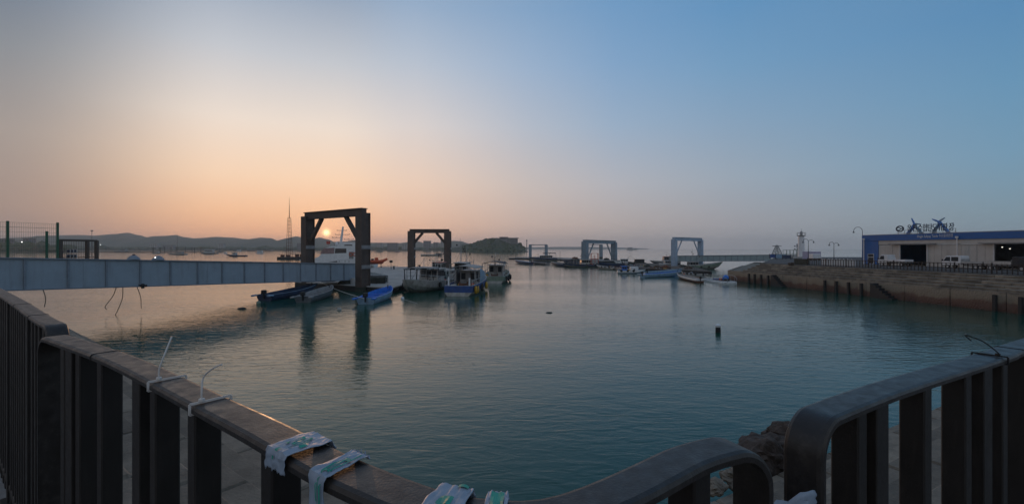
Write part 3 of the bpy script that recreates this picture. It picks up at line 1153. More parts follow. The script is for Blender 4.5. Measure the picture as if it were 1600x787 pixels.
o = link('fascia_lettering', me, hall, (bs(1462), -0.262, HF + 0.42))
wtxt = max(v.co.x for v in me.vertices) - min(v.co.x for v in me.vertices)
o.rotation_euler = (R(90), 0, 0)
kx = (bs(1490) - bs(1434)) / wtxt
o.scale = (kx, 1, 1)
# roof ornaments: curved blue stems with three blades
M_ORN = mat('ornament_blue', (0.09, 0.24, 0.60), 0.5, 0, 0.2, 2)
for px, lab, lean, rot, tall in ((1426, 'blue propeller ornament beside the logo on the roof sign', 1.0, -0.1, 1.75), (1464, 'taller blue propeller ornament in the middle of the roof sign', -0.8, 0.6, 1.9)):
    s = bs(px)
    orn = thing('propeller_ornament', lab, 'ornament', B0 + fdir * s + Vector((-fdir.y, fdir.x, 0)) * 0.6 + Vector((0, 0, HT + 0.12)), rb)
    for sg, m_ in ((1, M_ORN), (-1, M_BOATL)):
        pts = [(sg * -1.5 * lean * (1 - t) ** 1.5 * (1 if sg > 0 else 0.75), 0.15 * sg, tall * t ** 0.8) for t in [i / 8 for i in range(9)]]
        MB().tube(pts, 0.28, 8, 0.14).build('stem', m_, orn, smooth=True)
    for k in range(3):
        a = rot + k * 2 * PI / 3
        t = Vector((math.cos(a), 0, math.sin(a)))
        u = Vector((-math.sin(a), 0, math.cos(a)))
        c = Vector((0, -0.25, tall))
        b_ = MB()
        b_.add([c + t * r_ + u * w2 + Vector((0, y, 0)) for y in (-0.05, 0.05) for r_, w2 in ((0.05, -0.1), (0.4, -0.16), (1.15, -0.08), (1.15, 0.05), (0.4, 0.14), (0.05, 0.1))],
               [(0, 1, 2, 3, 4, 5), (11, 10, 9, 8, 7, 6)] + [(i, (i + 1) % 6, (i + 1) % 6 + 6, i + 6) for i in range(6)])
        b_.build('blade', M_ORN if k else M_BOATL, orn)
    MB().ball((0, -0.3, tall), 0.2, 8, 6).build('hub', M_ORN, orn)


# ------------------------------------------------------------------ trucks
def truck(label, pos, heading, cab='single', cab_m=None, bed_m=None, bed_len=2.8, bed_h=0.42, gates=True):
    """small cab-over truck; local x points forward, origin under the rear of the bed"""
    cab_m = cab_m or M_WHITE
    bed_m = bed_m or M_WHITE
    t = thing('cargo_truck', label, 'truck', pos, heading)
    cl = 1.75 if cab == 'single' else 2.55
    x0, x1 = bed_len + 0.08, bed_len + 0.08 + cl
    side = [(x0, 0.62), (x1 - 0.02, 0.50), (x1 + 0.06, 0.72), (x1 - 0.04, 1.12), (x1 - 0.52, 1.86), (x1 - 0.75, 1.95), (x0 + 0.05, 1.96), (x0, 1.85)]
    c = MB().plate(side, 1.64, Matrix.Translation((0, -0.82, 0))).build('cab', cab_m, t, bevel=0.05)
    for y in (-0.83, 0.83):
        w = [(x1 - 0.22, 1.16), (x1 - 0.60, 1.78), (x1 - 1.15, 1.80), (x1 - 1.15, 1.14)]
        MB().plate(w, 0.02, Matrix.Translation((0, y - 0.01, 0))).build('side_window', M_GLASS, c)
        if cab != 'single':
            w = [(x1 - 1.30, 1.14), (x1 - 1.30, 1.80), (x1 - 2.25, 1.80), (x1 - 2.25, 1.14)]
            MB().plate(w, 0.02, Matrix.Translation((0, y - 0.01, 0))).build('side_window', M_GLASS, c)
        MB().box(x1 - 1.28, x1 - 1.08, y - 0.025, y + 0.025, 1.0, 1.04).build('door_handle', M_DARK, c)
        MB().beam((x1 - 0.25, y, 1.2), (x1 - 0.2, y * 1.22, 1.25), 0.04).box(x1 - 0.26, x1 - 0.16, y * 1.22 - 0.09, y * 1.22 + 0.09, 1.15, 1.42).build('wing_mirror', M_DARK, c)
    ws = [(x1 - 0.045, 1.17), (x1 - 0.515, 1.84)]
    nrm = Vector((0.67, 0, 0.47)).normalized() * 0.012
    vs_ = [Vector((x, y, z)) + nrm for x, z in ws for y in (-0.72, 0.72)]
    MB().add(vs_, [(0, 1, 3, 2)]).build('windscreen', M_GLASS, c)
    for y in (-0.62, 0.62):
        MB().box(x1 + 0.02, x1 + 0.075, y - 0.14, y + 0.14, 0.74, 0.90).build('headlight', M_TRIM, c)
    MB().box(x1 - 0.1, x1 + 0.1, -0.8, 0.8, 0.42, 0.60).build('bumper', M_GREY, t, bevel=0.02)
    MB().box(0, x0, -0.35, 0.35, 0.46, 0.60).build('chassis', M_DARK, t)
    MB().box(0, bed_len, -0.83, 0.83, 0.68, 0.76).build('bed_floor', M_GREY, t)
    if gates:
        for y in (-0.83, 0.80):
            n = 3
            for i in range(n):
                MB().box(bed_len * i / n + 0.02, bed_len * (i + 1) / n - 0.02, y, y + 0.035, 0.765, 0.765 + bed_h).build('side_board', bed_m, t)
        MB().box(-0.02, 0.02, -0.79, 0.79, 0.765, 0.765 + bed_h).build('tail_board', bed_m, t)
        MB().box(bed_len - 0.05, bed_len - 0.01, -0.79, 0.79, 0.765, 1.5).build('head_board', bed_m, t)
    for x in (0.75, x1 - 0.72):
        for y in (-0.72, 0.72):
            wh = link('wheel', MB().lathe([(0.2, -0.1), (0.31, -0.1), (0.33, -0.06), (0.33, 0.06), (0.31, 0.1), (0.2, 0.1)], 18).mesh('wheel', M_DARK, True), t, (x, y, 0.33))
            wh.rotation_euler = (R(90), 0, 0)
            MB().lathe([(0.02, -0.104), (0.19, -0.104), (0.19, 0.104), (0.02, 0.104)], 14).build('rim', M_LGREY, wh)
    return t


back = -fdir                                    # away from the camera, towards the lighthouse
hd = math.atan2(back.y, back.x)
OFF = 5.2


def tpos(px):
    b = B0 + Vector((fdir.y, -fdir.x, 0)) * OFF
    return b + fdir * bs(px, OFF)


truck('white single-cab cargo truck parked by the small window of the blue hall', tpos(1421), hd, 'single', bed_len=3.0)
truck('white double-cab truck parked in front of the grey sliding doors', tpos(1541), hd, 'double', bed_len=2.6, bed_m=M_LGREY, bed_h=0.35)
tk = truck('dark-cab truck with pale cargo boards, by the second hall doorway', tpos(1545), hd + PI, 'single', cab_m=M_DARK, bed_len=3.1, bed_h=0.5, bed_m=M_WHITED)


# ------------------------------------------------------------------ lighthouse and lamps
lp = P(1252, 140, ZQ)
lh = thing('lighthouse', 'white round lighthouse tower with a gallery on the pier', 'lighthouse', lp)
MB().lathe([(2.2, 0), (2.2, 0.5), (1.9, 0.55)], 8).build('base', M_LGREY, lh)
MB().lathe([(0.95, 0.5), (0.78, 7.0)], 20).build('tower', M_WHITE, lh, smooth=True)
MB().lathe([(0.8, 6.9), (1.25, 7.05), (1.25, 7.2), (0.5, 7.22)], 20).build('gallery', M_LGREY, lh)
g = MB()
for i in range(10):
    a = 2 * PI * i / 10
    g.tube([(1.18 * math.cos(a), 1.18 * math.sin(a), 7.2), (1.18 * math.cos(a), 1.18 * math.sin(a), 8.0)], 0.035, 4)
g.tube([(1.18 * math.cos(2 * PI * i / 20), 1.18 * math.sin(2 * PI * i / 20), 8.0) for i in range(21)], 0.04, 4, cap=False)
g.build('gallery_rail', M_GREY, lh)
MB().lathe([(0.32, 7.2), (0.32, 8.0), (0.40, 8.05), (0.30, 8.3), (0.05, 8.5)], 12).build('lantern', M_GREY, lh)
MB().tube([(0, 0, 8.4), (0, 0, 9.3)], 0.05, 5).build('finial', M_GREY, lh)


def curl_lamp(label, px, d, hgt, arms=2, flip_=1):
    b = P(px, d, ZQ)
    t = thing('street_lamp', label, 'street lamp', b)
    MB().tube([(0, 0, 0), (0, 0, hgt)], 0.09, 8, 0.05).build('pole', M_DARK, t, smooth=True)
    for s in ((1, -1) if arms == 2 else (flip_,)):
        r_ = hgt * 0.14
        pts = [(s * (r_ - r_ * math.cos(a)), 0, hgt - 0.1 + r_ * math.sin(a) * (1.0 if s < 0 else 0.6)) for a in [i * PI / 10 for i in range(11)]]
        MB().tube(pts, 0.05, 5).build('arm', M_DARK, t)
        MB().lathe([(0.05, 0.0), (0.22, -0.22), (0.2, -0.28), (0.05, -0.34)], 10, c=pts[-1]).build('lamp_head', M_DARK, t, smooth=True)
    return t


curl_lamp('dark two-armed street lamp just beside the white lighthouse', 1263, 118, 5.0)
curl_lamp('dark two-armed street lamp standing between the lighthouse and the blue hall', 1303, 112, 4.2)
curl_lamp('thin single-armed street lamp against the corner of the blue hall', 1347.5, 100, 7.0, 1, -1)
b = P(1245.5, 150, ZQ)
t = thing('globe_lamp', 'street lamp with a cluster of round globes behind the lighthouse', 'street lamp', b)
MB().tube([(0, 0, 0), (0, 0, 4.2)], 0.14, 8, 0.08).build('pole', M_DARK, t)
for i in range(6):
    a = i * PI / 3
    MB().tube([(0, 0, 2.6 + (i % 2)), (0.7 * math.cos(a), 0.7 * math.sin(a), 2.7 + (i % 2))], 0.04, 5).build('arm', M_DARK, t)
    MB().ball((0.75 * math.cos(a), 0.75 * math.sin(a), 2.9 + (i % 2)), 0.24, 8, 6).build('globe', M_GREY, t)
MB().ball((0, 0, 4.4), 0.26, 8, 6).build('globe', M_GREY, t)


def pylon(label, px, d, zb, zt, w0, cat='mast', m_=None, levels=6, cross=True, taper=0.85, diag=True):
    p = P(px, d, zb)
    t = thing('lattice_mast', label, cat, p)
    h = zt - zb
    mb_ = MB()
    cs = [(-1, -1), (1, -1), (1, 1), (-1, 1)]
    r_ = w0 * 0.05
    f = lambda z: w0 / 2 * (1 - taper * z / h)
    for a, b in cs:
        mb_.tube([(a * f(0), b * f(0), 0), (a * f(h), b * f(h), h)], r_, 4)
    mb_.build('leg_frame', m_ or M_STEEL, t)
    br = MB()
    for k in range(levels):
        z0, z1 = h * k / levels, h * (k + 1) / levels
        for (a, b), (c, d_) in zip(cs, cs[1:] + cs[:1]):
            if diag:
                br.tube([(a * f(z0), b * f(z0), z0), (c * f(z1), d_ * f(z1), z1)], r_ * 0.6, 3)
            br.tube([(a * f(z1), b * f(z1), z1), (c * f(z1), d_ * f(z1), z1)], r_ * 0.6, 3)
    br.build('bracing', m_ or M_STEEL, t)
    if cross:
        MB().tube([(-w0 * 0.6, 0, h * 0.93), (w0 * 0.6, 0, h * 0.93)], r_, 4).build('cross_arm', m_ or M_STEEL, t)
    return t


pylon('hazy lattice pylon beyond the pier end', 1214, 420, 0, Z(383, 420), 7, 'pylon', M_GREY, 5)

# things standing on the pier by the lighthouse
for i, (px, d, w_, h, m_, lab) in enumerate((
        (1208, 138, 2.2, 1.3, M_BOATB, 'blue barrier panel nearest the end of the pier'), (1220, 132, 3.0, 1.35, M_BOATL, 'pale blue barrier panel between the pier end and the lighthouse'),
        (1229, 128, 2.4, 1.2, M_NAVY, 'dark blue barrier panel on the pier just before the lighthouse'))):
    t = thing('barrier', lab, 'barrier', P(px, d, ZQ))
    MB().box(-w_ / 2, w_ / 2, -0.05, 0.05, 0.25, h).build('panel', m_, t)
    for s in (-1, 1):
        MB().box(s * w_ / 2 - 0.06, s * w_ / 2 + 0.06, -0.3, 0.3, 0, 0.1).box(s * w_ / 2 - 0.05, s * w_ / 2 + 0.05, -0.06, 0.06, 0.1, h + 0.15).build('foot', M_DARK, t)
t = thing('wire_cage', 'pale green wire storage cage left of the white lighthouse', 'cage', P(1237, 146, ZQ))
c_ = MB()
for x in (-2.2, -1.1, 0, 1.1, 2.2):
    for y in (-1, 1):
        c_.tube([(x, y, 0), (x, y, 2.6)], 0.06, 4)
for z in (0.1, 1.3, 2.6):
    for y in (-1, 1):
        c_.tube([(-2.2, y, z), (2.2, y, z)], 0.05, 4)
    for x in (-2.2, 2.2):
        c_.tube([(x, -1, z), (x, 1, z)], 0.05, 4)
c_.build('frame', M_GREEN, t)
MB().box(-2.1, 2.1, -0.9, 0.9, 0.1, 1.1).build('load', M_LGREY, t, bevel=0.1)
t = thing('flatbed_cart', 'white box trailer standing right of the white lighthouse', 'trailer', P(1273, 116, ZQ))
MB().box(-1.0, 1.0, -0.8, 0.8, 0.5, 1.7).build('box', M_WHITE, t, bevel=0.08)
MB().box(-1.2, 1.2, -0.7, 0.7, 0.36, 0.48).build('chassis', M_DARK, t)
for x in (-0.6, 0.6):
    for y in (-0.75, 0.75):
        w = link('wheel', MB().lathe([(0.1, -0.08), (0.3, -0.08), (0.3, 0.08), (0.1, 0.08)], 14).mesh('wheel', M_DARK), t, (x, y, 0.3))
        w.rotation_euler = (R(90), 0, 0)
t = thing('container', 'pale lilac container between the lighthouse lamps', 'container', P(1268, 128, ZQ), rq)
MB().box(-2.2, 2.2, -1, 1, 0.1, 2.2).build('body', mat('lilac', (0.45, 0.43, 0.58), 0.6), t)
for i in range(9):
    MB().box(-2.1 + i * 0.5, -1.9 + i * 0.5, -1.03, 1.03, 0.15, 2.15).build('rib', mat('lilac', (0, 0, 0)), t)


# ================================================================== girder bridges
def girder_bridge(label, A, B, hgt, width, panels, m_, ribs=0.5, thick=0.12):
    """A, B: top of the near girder at both ends"""
    A, B = Vector(A), Vector(B)
    t = thing('girder_bridge', label, 'bridge', A)
    D = B - A
    ln = D.length
    u = D.normalized()
    hor = Vector((u.x, u.y, 0)).normalized()
    sd = Vector((-hor.y, hor.x, 0))
    if sd.y < 0:
        sd = -sd                                  # away from the camera
    dn = Vector((0, 0, -1))
    pan = None
    for side, off in ((0, 0.0), (1, width)):
        for i in range(panels):
            a = u * (ln * i / panels) + sd * off
            b = u * (ln * (i + 1) / panels) + sd * off
            g = 0.02
            mb_ = MB()
            vs_ = []
            for o_ in (0, thick):
                for p_ in (a + u * g, b - u * g):
                    for z in (0.12, hgt - 0.12):
                        vs_.append(p_ + dn * z + sd * o_)
            mb_.add(vs_, [(0, 1, 3, 2), (4, 6, 7, 5), (0, 2, 6, 4), (1, 5, 7, 3), (0, 4, 5, 1), (2, 3, 7, 6)])
            mb_.build('girder_panel', m_, t)
            c = u * (ln * i / panels) + sd * (off - 0.07)
            MB().beam(c + dn * 0.13, c + dn * (hgt - 0.13), 0.10, 0.16, up=u).build('stiffener', M_BLUED, t)
            if side == 0 and i % 4 == 2:
                c2_ = u * (ln * (i + 0.5) / panels) - sd * 0.02
                sp_ = MB().beam(c2_ + dn * 0.2, c2_ + dn * (hgt - 0.2), 0.03, 0.7, up=u).build('splice_plate', m_, t)
        for z in (0.06, hgt - 0.06):
            MB().beam(dn * z + sd * (off + 0.03), u * ln + dn * z + sd * (off + 0.03), 0.42, 0.12).build('flange', M_BLUED, t)
    dk = hgt * 0.72
    MB().beam(dn * dk + sd * (width / 2 + 0.06), u * ln + dn * dk + sd * (width / 2 + 0.06), width - 0.15, 0.18).build('deck', M_GREY, t)
    for i in range(panels):
        c = u * (ln * (i + 0.5) / panels) + dn * (hgt - 0.35)
        MB().beam(c + sd * 0.2, c + sd * (width - 0.1), 0.18, 0.3).build('cross_beam', M_BLUED, t)
    return t


LA, LB = P(-40, 37.5, 0), P(557, 79, 0)
LA.z, LB.z = Z(401.0, 37.5), Z(411.5, 79)
lbr = girder_bridge('long blue steel girder bridge sloping down to the floating dock by the sun', LA, LB, 2.95, 5.2, 15, M_BLUE)
lu = (LB - LA).normalized()
lsd = Vector((-lu.y, lu.x, 0)).normalized()
if lsd.y < 0:
    lsd = -lsd


def on_line(A, B, px):
    k = (px - CX) / F
    D = B - A
    f = (k * A.y - A.x) / (D.x - k * D.y)
    return A + D * f


# domed lights on the girder, ropes under it
for px, lab in ((210, 'grey domed cap on the bridge girder, the one with no light'), (248.5, 'grey domed cap with a small white light on the bridge girder')):
    p = on_line(LA, LB, px) + lsd * 0.15
    t = thing('domed_cap', lab, 'lamp', p)
    MB().lathe([(0.62, 0.0), (0.55, 0.14), (0.34, 0.36), (0.18, 0.46), (0.05, 0.5)], 14).build('dome', M_BLUED, t, smooth=True)
    if px > 230:
        MB().ball((0, -0.42, 0.28), 0.06, 8, 5).build('light', mat('cap_light', (0.9, 0.9, 0.9), 0.5, emit=(1, 0.96, 0.9, 3)), t)
    else:
        MB().ball((0.02, 0, 0.5), 0.15, 8, 5, sz=0.6).build('knob', M_RUST, t)
for px, py0, tail, lab in ((67, 455, [(66, 470), (64, 483)], 'single straight rope hanging from the bridge girder near the railing'),
                           (182, 449, [(172, 464), (160, 480), (163, 484)], 'slanting frayed rope hanging from the bridge girder'),
                           (192, 449, [(187, 468), (178, 490), (168, 505)], 'longest curved rope hanging from the bridge girder into the water'),
                           (214, 448, [(216, 465), (217, 483)], 'short thin rope hanging below the dark bracket on the bridge')):
    p0 = on_line(LA, LB, px) + Vector((0, 0, -2.9))
    d = p0.y
    pts = [Vector((0, 0, 0))]
    for x, y in tail:
        pts.append(Vector(((x - px) / F * d, 0.3, -(y - py0) * d / F)))
    o = MB().tube(smooth_path(pts, 0.2), 0.035, 5).build('rope', M_ROPE)
    o.location = p0
    tag(o, lab, 'rope', 'ropes hanging under the bridge')
p0 = on_line(LA, LB, 221) + Vector((0, 0, -2.8)) - lsd * 0.25
o = MB().box(-0.3, 0.3, -0.2, 0.2, -0.15, 0.1).box(-0.1, 0.1, -0.1, 0.1, -0.3, 0.2).build('bracket', M_DARK, lbr)
o.location = p0 - LA

# green mesh fence and brown gate on the bridge deck
def mesh_fence(label, A, B, zb, zt, posts):
    A, B = Vector(A), Vector(B)
    t = thing('mesh_fence', label, 'fence', (A.x, A.y, zb))
    D = B - A
    h = zt - zb
    n = int(D.length / 0.16)
    mb_ = MB()
    for i in range(n + 1):
        p = D * (i / n)
        mb_.tube([p, p + Vector((0, 0, h))], 0.009, 3, cap=False)
    for k in range(13):
        z = h * k / 12
        mb_.tube([Vector((0, 0, z)), D + Vector((0, 0, z))], 0.016 if k in (1, 6, 11) else 0.010, 3)
    mb_.build('wire_mesh', M_FGREEN, t)
    for f, hh in posts:
        MB().tube([D * f, D * f + Vector((0, 0, h * hh))], 0.11, 8).build('post', M_FGREEN, t)
    return t


ga = on_line(LA, LB, -40) + lsd * 5.0
gb = P(90, on_line(LA, LB, 90).y + 4.2)
zdk = on_line(LA, LB, 60).z - 2.1
mesh_fence('tall green wire mesh fence standing at the head of the blue bridge', Vector((ga.x, ga.y, 0)), Vector((gb.x, gb.y, 0)), zdk, Z(350, gb.y), [(0.02, 1.02), (0.5, 1.02), (0.885, 0.86), (1.0, 1.03)])
ga2, gb2 = P(94, gb.y + 0.4), P(151, gb.y + 4.5)
gt = thing('walkway_gate', 'brown framed gate with small white notices beside the green mesh fence', 'gate', (ga2.x, ga2.y, zdk))
D2 = gb2 - ga2
zt_ = Z(375, ga2.y) - zdk
for f in (0.0, 0.72, 1.0):
    MB().box(-0.13, 0.13, -0.13, 0.13, 0, zt_ + 0.02, Matrix.Translation(D2 * f)).build('post', M_BROWN, gt)
MB().beam(Vector((0, 0, zt_)), D2 + Vector((0, 0, zt_)), 0.22, 0.22).build('lintel', M_BROWN, gt)
MB().beam(Vector((0, 0, 2.0)), D2 + Vector((0, 0, 2.0)), 0.08, 0.08).build('rail', M_BROWN, gt)
for i in range(22):
    f = (i + 0.5) / 22
    MB().tube([D2 * f + Vector((0, 0, 0.1)), D2 * f + Vector((0, 0, zt_ - 0.1))], 0.022, 4).build('bar', M_BROWN, gt)
for i in range(3):
    for k in range(2):
        c = D2 * (0.24 + 0.085 * i) + Vector((0, -0.1, zt_ - 1.15 - 0.55 * k))
        nb = MB().box(-0.23, 0.23, -0.02, 0.02, -0.22, 0.22, Matrix.Translation(c)).build('notice', M_LGREY, gt)
        MB().box(-0.15, 0.15, -0.026, -0.02, -0.13, 0.13, Matrix.Translation(c)).build('notice_print', M_NAVY, nb)

RA, RBp = P(1046, 172, 0), P(1203, 152, 0)
RA.z, RBp.z = Z(399.5, 172), Z(397.8, 152)
girder_bridge('distant blue-green girder bridge joining the pier to the floating dock', RA, RBp, 2.2, 3.6, 17, mat('girder_teal', (0.30, 0.39, 0.41), 0.6, 0, 0.15, 0.7), thick=0.1)


# ================================================================== gantries over the floating docks
def gantry(label, pl, pr, ztop, pw, bh, m_, brace=True, bands=(), inset=0.25, beam_top=0.45, zb=-1.5, bw=None, bk=0.36):
    pl, pr = Vector((pl.x, pl.y, 0)), Vector((pr.x, pr.y, 0))
    t = thing('gantry', label, 'gantry', pl)
    D = pr - pl
    u = D.normalized()
    ang_ = math.atan2(u.y, u.x)
    M0 = Matrix.Rotation(ang_, 4, 'Z')
    for c in (Vector((0, 0, 0)), D):
        M = Matrix.Translation(c) @ M0
        h = pw / 2
        mb_ = MB().box(-h * 0.82, h * 0.82, -h * 0.86, h * 0.86, zb, ztop - 0.02, M)
        for y in (-h, h):
            mb_.box(-h, h, y - 0.05 * pw, y + 0.05 * pw, zb, ztop, M)
        po = mb_.build('post', m_, t)
        MB().box(-h * 1.04, h * 1.04, -h * 1.12, h * 1.12, zb, 0.75, M).build('weed_sleeve', M_NET, po)
        for z in bands:
            MB().box(-h * 1.06, h * 1.06, -h * 1.08, h * 1.08, z - 0.3, z + 0.3, M).build('collar', M_STEELP, po)
    M = M0
    ln = D.length
    bw = bw or pw * 0.8
    z0 = ztop - bh + beam_top
    mb_ = MB().box(-pw * inset, ln + pw * inset, -bw * 0.32, bw * 0.32, z0 + 0.1, z0 + bh - 0.1, M)
    mb_.box(-pw * inset, ln + pw * inset, -bw / 2, bw / 2, z0 + bh - 0.12, z0 + bh, M)
    mb_.box(-pw * inset, ln + pw * inset, -bw / 2, bw / 2, z0, z0 + 0.12, M)
    mb_.build('cross_beam', m_, t)
    if brace:
        k = ln * 0.24
        for s in (1, -1):
            x0 = pw * 0.4 if s > 0 else ln - pw * 0.4
            a = u * x0 + Vector((0, 0, z0 - k * 1.15))
            b = u * (x0 + s * k) + Vector((0, 0, z0 + 0.05))
            MB().beam(a, b, pw * bk, pw * bk).build('brace', m_, t)
    return t


G1r, G1l = P(567, 73), P(481, 82)
gantry('tall dark steel gantry nearest the camera, framing the setting sun', G1l, G1r, Z(334.5, 76), 1.6, 1.25, M_STEEL, bands=(Z(386, 75), Z(416, 75)), beam_top=0.75)
G2l, G2r = P(643, 140), P(699.5, 140)
gantry('second dark gantry, standing over the far end of the concrete dock', G2l, G2r, Z(361, 140), 2.0, 1.2, M_STEEL, bands=(Z(388, 140), Z(401, 140)), beam_top=0.6)
gantry('small grey-blue gantry with a thin top beam on the farthest dock', P(828.5, 300), P(853.5, 300), Z(382.2, 300), 1.9, 0.5, M_LBLUE, brace=False, beam_top=0.2, inset=0.3)
gantry('large blue-grey gantry in the middle of the moored boats', P(914, 232), P(959.5, 262), Z(377.5, 240), 2.6, 1.9, M_LBLUE, beam_top=0.9, inset=0.42, bk=0.2)
gantry('small gantry seen through the larger blue-grey one', P(917, 330), P(939, 330), Z(382, 330), 2.2, 0.5, M_LBLUE, brace=False, beam_top=0.2, inset=0.3)
gantry('pale blue gantry at the dock end of the distant girder bridge', P(1053.5, 158), P(1094.5, 172), Z(374, 162), 1.5, 1.25, M_LBLUE2, beam_top=0.75, inset=0.4, bk=0.2)


# ================================================================== floating docks
def dock(label, poly, ztop, n_long, n_wide, m_, m_side=None):
    """poly: near-left, near-right, far-right, far-left"""
    a, b, c, d = [Vector((p[0], p[1], 0)) for p in poly]
    t = thing('floating_dock', label, 'dock', a)
    MB().prism([p - a for p in (a, b, c, d)], -0.4, ztop - 0.16).build('pontoon', m_side or M_DARK, t)

    def bil(u, v):
        return (a * (1 - u) + b * u) * (1 - v) + (d * (1 - u) + c * u) * v - a
    g = 0.004
    for i in range(n_wide):
        for j in range(n_long):
            u0, u1, v0, v1 = i / n_wide + g, (i + 1) / n_wide - g, j / n_long + g * .4, (j + 1) / n_long - g * .4
            zz = ztop + rnd.uniform(-0.015, 0.015)
            MB().prism([bil(u0, v0), bil(u1, v0), bil(u1, v1), bil(u0, v1)], ztop - 0.17, zz).build('deck_slab', m_, t)
    for k in range(n_long * 2):
        v = (k + 0.5) / (n_long * 2)
        for u in (0.0, 1.0):
            p = bil(u, v)
            MB().lathe([(0.10, -0.15), (0.30, -0.15), (0.34, 0.0), (0.30, 0.15), (0.10, 0.15)], 10).build('tyre_fender', M_DARK, t, loc=p + Vector((0.0, 0, ztop - 0.45)))
    return t


M_DECK = mat('dock_concrete', (0.40, 0.385, 0.36), 0.85, 0, 0.3, 0.5, 0.01, 10, coords='World')
M_DECKB = mat('dock_boards', (0.10, 0.078, 0.06), 0.9, 0, 0.5, 1.2, 0.01, 12, coords='World')
M_DECKG = mat('dock_grey', (0.24, 0.23, 0.22), 0.9, 0, 0.4, 0.6, 0.01, 10, coords='World')
dock('pale concrete floating dock between the two dark gantries', [(-40.0, 82.5), (-18.5, 69.5), (-15.5, 150), (-44, 150)], 0.9, 9, 3, M_DECK)
dock('brown floating dock under the pale blue gantry', [(38, 144), (54, 121), (66, 172), (50, 205)], 0.8, 6, 3, M_DECKB)
dock('grey floating dock in the middle under the blue-grey gantries', [(2, 318), (44, 222), (60, 232), (22, 338)], 0.8, 8, 2, M_DECKG)
dock('low far dock stretching under the small thin-beamed gantry', [(-2, 292), (38, 268), (40, 276), (-2, 300)], 0.8, 2, 5, M_DECKG)
# loading ramp from the bridge on to the dock
t = thing('loading_ramp', 'pale steel ramp plates where the blue bridge meets the concrete dock', 'ramp', LB + lsd * 2.6)
for i in range(3):
    MB().beam(Vector((0, 0, -2.1 - i * 0.5)) + Vector((lu.x, lu.y, 0)) * (i * 3.0), Vector((0, 0, -2.6 - i * 0.5)) + Vector((lu.x, lu.y, 0)) * (i * 3 + 2.9), 4.6, 0.12).build('ramp_plate', M_LGREY, t)
for s in (-2.2, 2.2):
    MB().beam(lsd * s + Vector((0, 0, -1.4)), lsd * s + Vector((0, 0, -2.9)) + Vector((lu.x, lu.y, 0)) * 9, 0.1, 0.7).build('side_plate', M_LGREY, t)


# dock clutter
def net_heap(label, p, r, seed, m_=None, cat='net pile'):
    bm = bmesh.new()
    bmesh.ops.create_icosphere(bm, subdivisions=4, radius=1)
    for v in bm.verts:
        qv = v.co.copy()
        f = 1 + 0.35 * noise.noise(qv * 1.3 + Vector((seed, 0, 0))) + 0.2 * noise.noise(qv * 4 + Vector((seed, 2, 0)))
        v.co = Vector((qv.x * f * r * 1.4, qv.y * f * r, max(0, qv.z + 0.1) * f * r * 0.7))
    me = bpy.data.meshes.new('net_pile')
    bm.to_mesh(me)
    bm.free()
    me.materials.append(m_ or M_NET)
    return tag(link('net_pile', me, None, p, seed), label, cat)


net_heap('dark net pile under the end of the blue bridge', P(541, 77.5, 0.92), 1.0, 1)
net_heap('brown net pile beside the far leg of the nearest gantry', P(513, 83, 0.92), 0.9, 4, M_RUST)
t = thing('net_cage', 'dark green mesh cage on the concrete dock by the nearest gantry', 'cage', P(590, 78.5, 0.92))
MB().box(-1.5, 1.5, -0.8, 0.8, 0.08, 1.05).build('netting', M_NET, t, bevel=0.12)
for x in (-1.55, 0, 1.55):
    for y in (-0.85, 0.85):
        MB().tube([(x, y, 0), (x, y, 1.25)], 0.05, 5).build('upright', M_DARK, t)
MB().tube([(-1.55, -0.85, 1.2), (1.55, -0.85, 1.2), (1.55, 0.85, 1.2), (-1.55, 0.85, 1.2), (-1.55, -0.85, 1.2)], 0.05, 5).build('top_frame', M_DARK, t)
t = thing('water_barrel', 'pale round barrel on the dock behind the nearest gantry leg', 'barrel', P(552, 77, 0.92))
MB().lathe([(0.38, 0), (0.44, 0.1), (0.46, 0.5), (0.44, 0.9), (0.38, 1.0)], 16).build('drum', M_LGREY, t, smooth=True)
MB().lathe([(0.47, 0.3), (0.49, 0.33), (0.47, 0.36)], 16).build('hoop', M_GREY, t)
for px, d, lab in ((672, 128, 'dark upturned dinghy on the concrete dock inside the second gantry'), (586, 96, 'dark tarpaulin roll lying across the concrete dock')):
    net_heap(lab, P(px, d, 0.92), 1.0, px * 0.1, M_DARK, 'tarpaulin')
t = thing('dock_marker', 'thin pole with a dark board at the far edge of the concrete dock', 'marker', P(611, 132, 0.92))
MB().tube([(0, 0, 0), (0, 0, 2.4)], 0.07, 6).build('pole', M_DARK, t)
MB().box(-0.45, 0.45, -0.05, 0.05, 1.9, 2.6).build('board', M_DARK, t)
t = thing('bollard', 'dark mooring bollard beside the dock marker pole', 'bollard', P(615.5, 132, 0.92))
MB().lathe([(0.3, 0), (0.22, 0.1), (0.2, 0.6), (0.34, 0.75), (0.1, 0.9)], 12).build('post', M_DARK, t, smooth=True)
t = thing('dock_railing', 'short white railing at the far edge of the dock below the orange boat', 'railing', P(592, 128, 0.92))
for i in range(7):
    MB().tube([(i * 0.9, 0, 0), (i * 0.9, 0, 1.1)], 0.05, 5).build('post', M_WHITED, t)
MB().tube([(0, 0, 1.1), (5.4, 0, 1.1)], 0.05, 5).build('rail', M_WHITED, t)


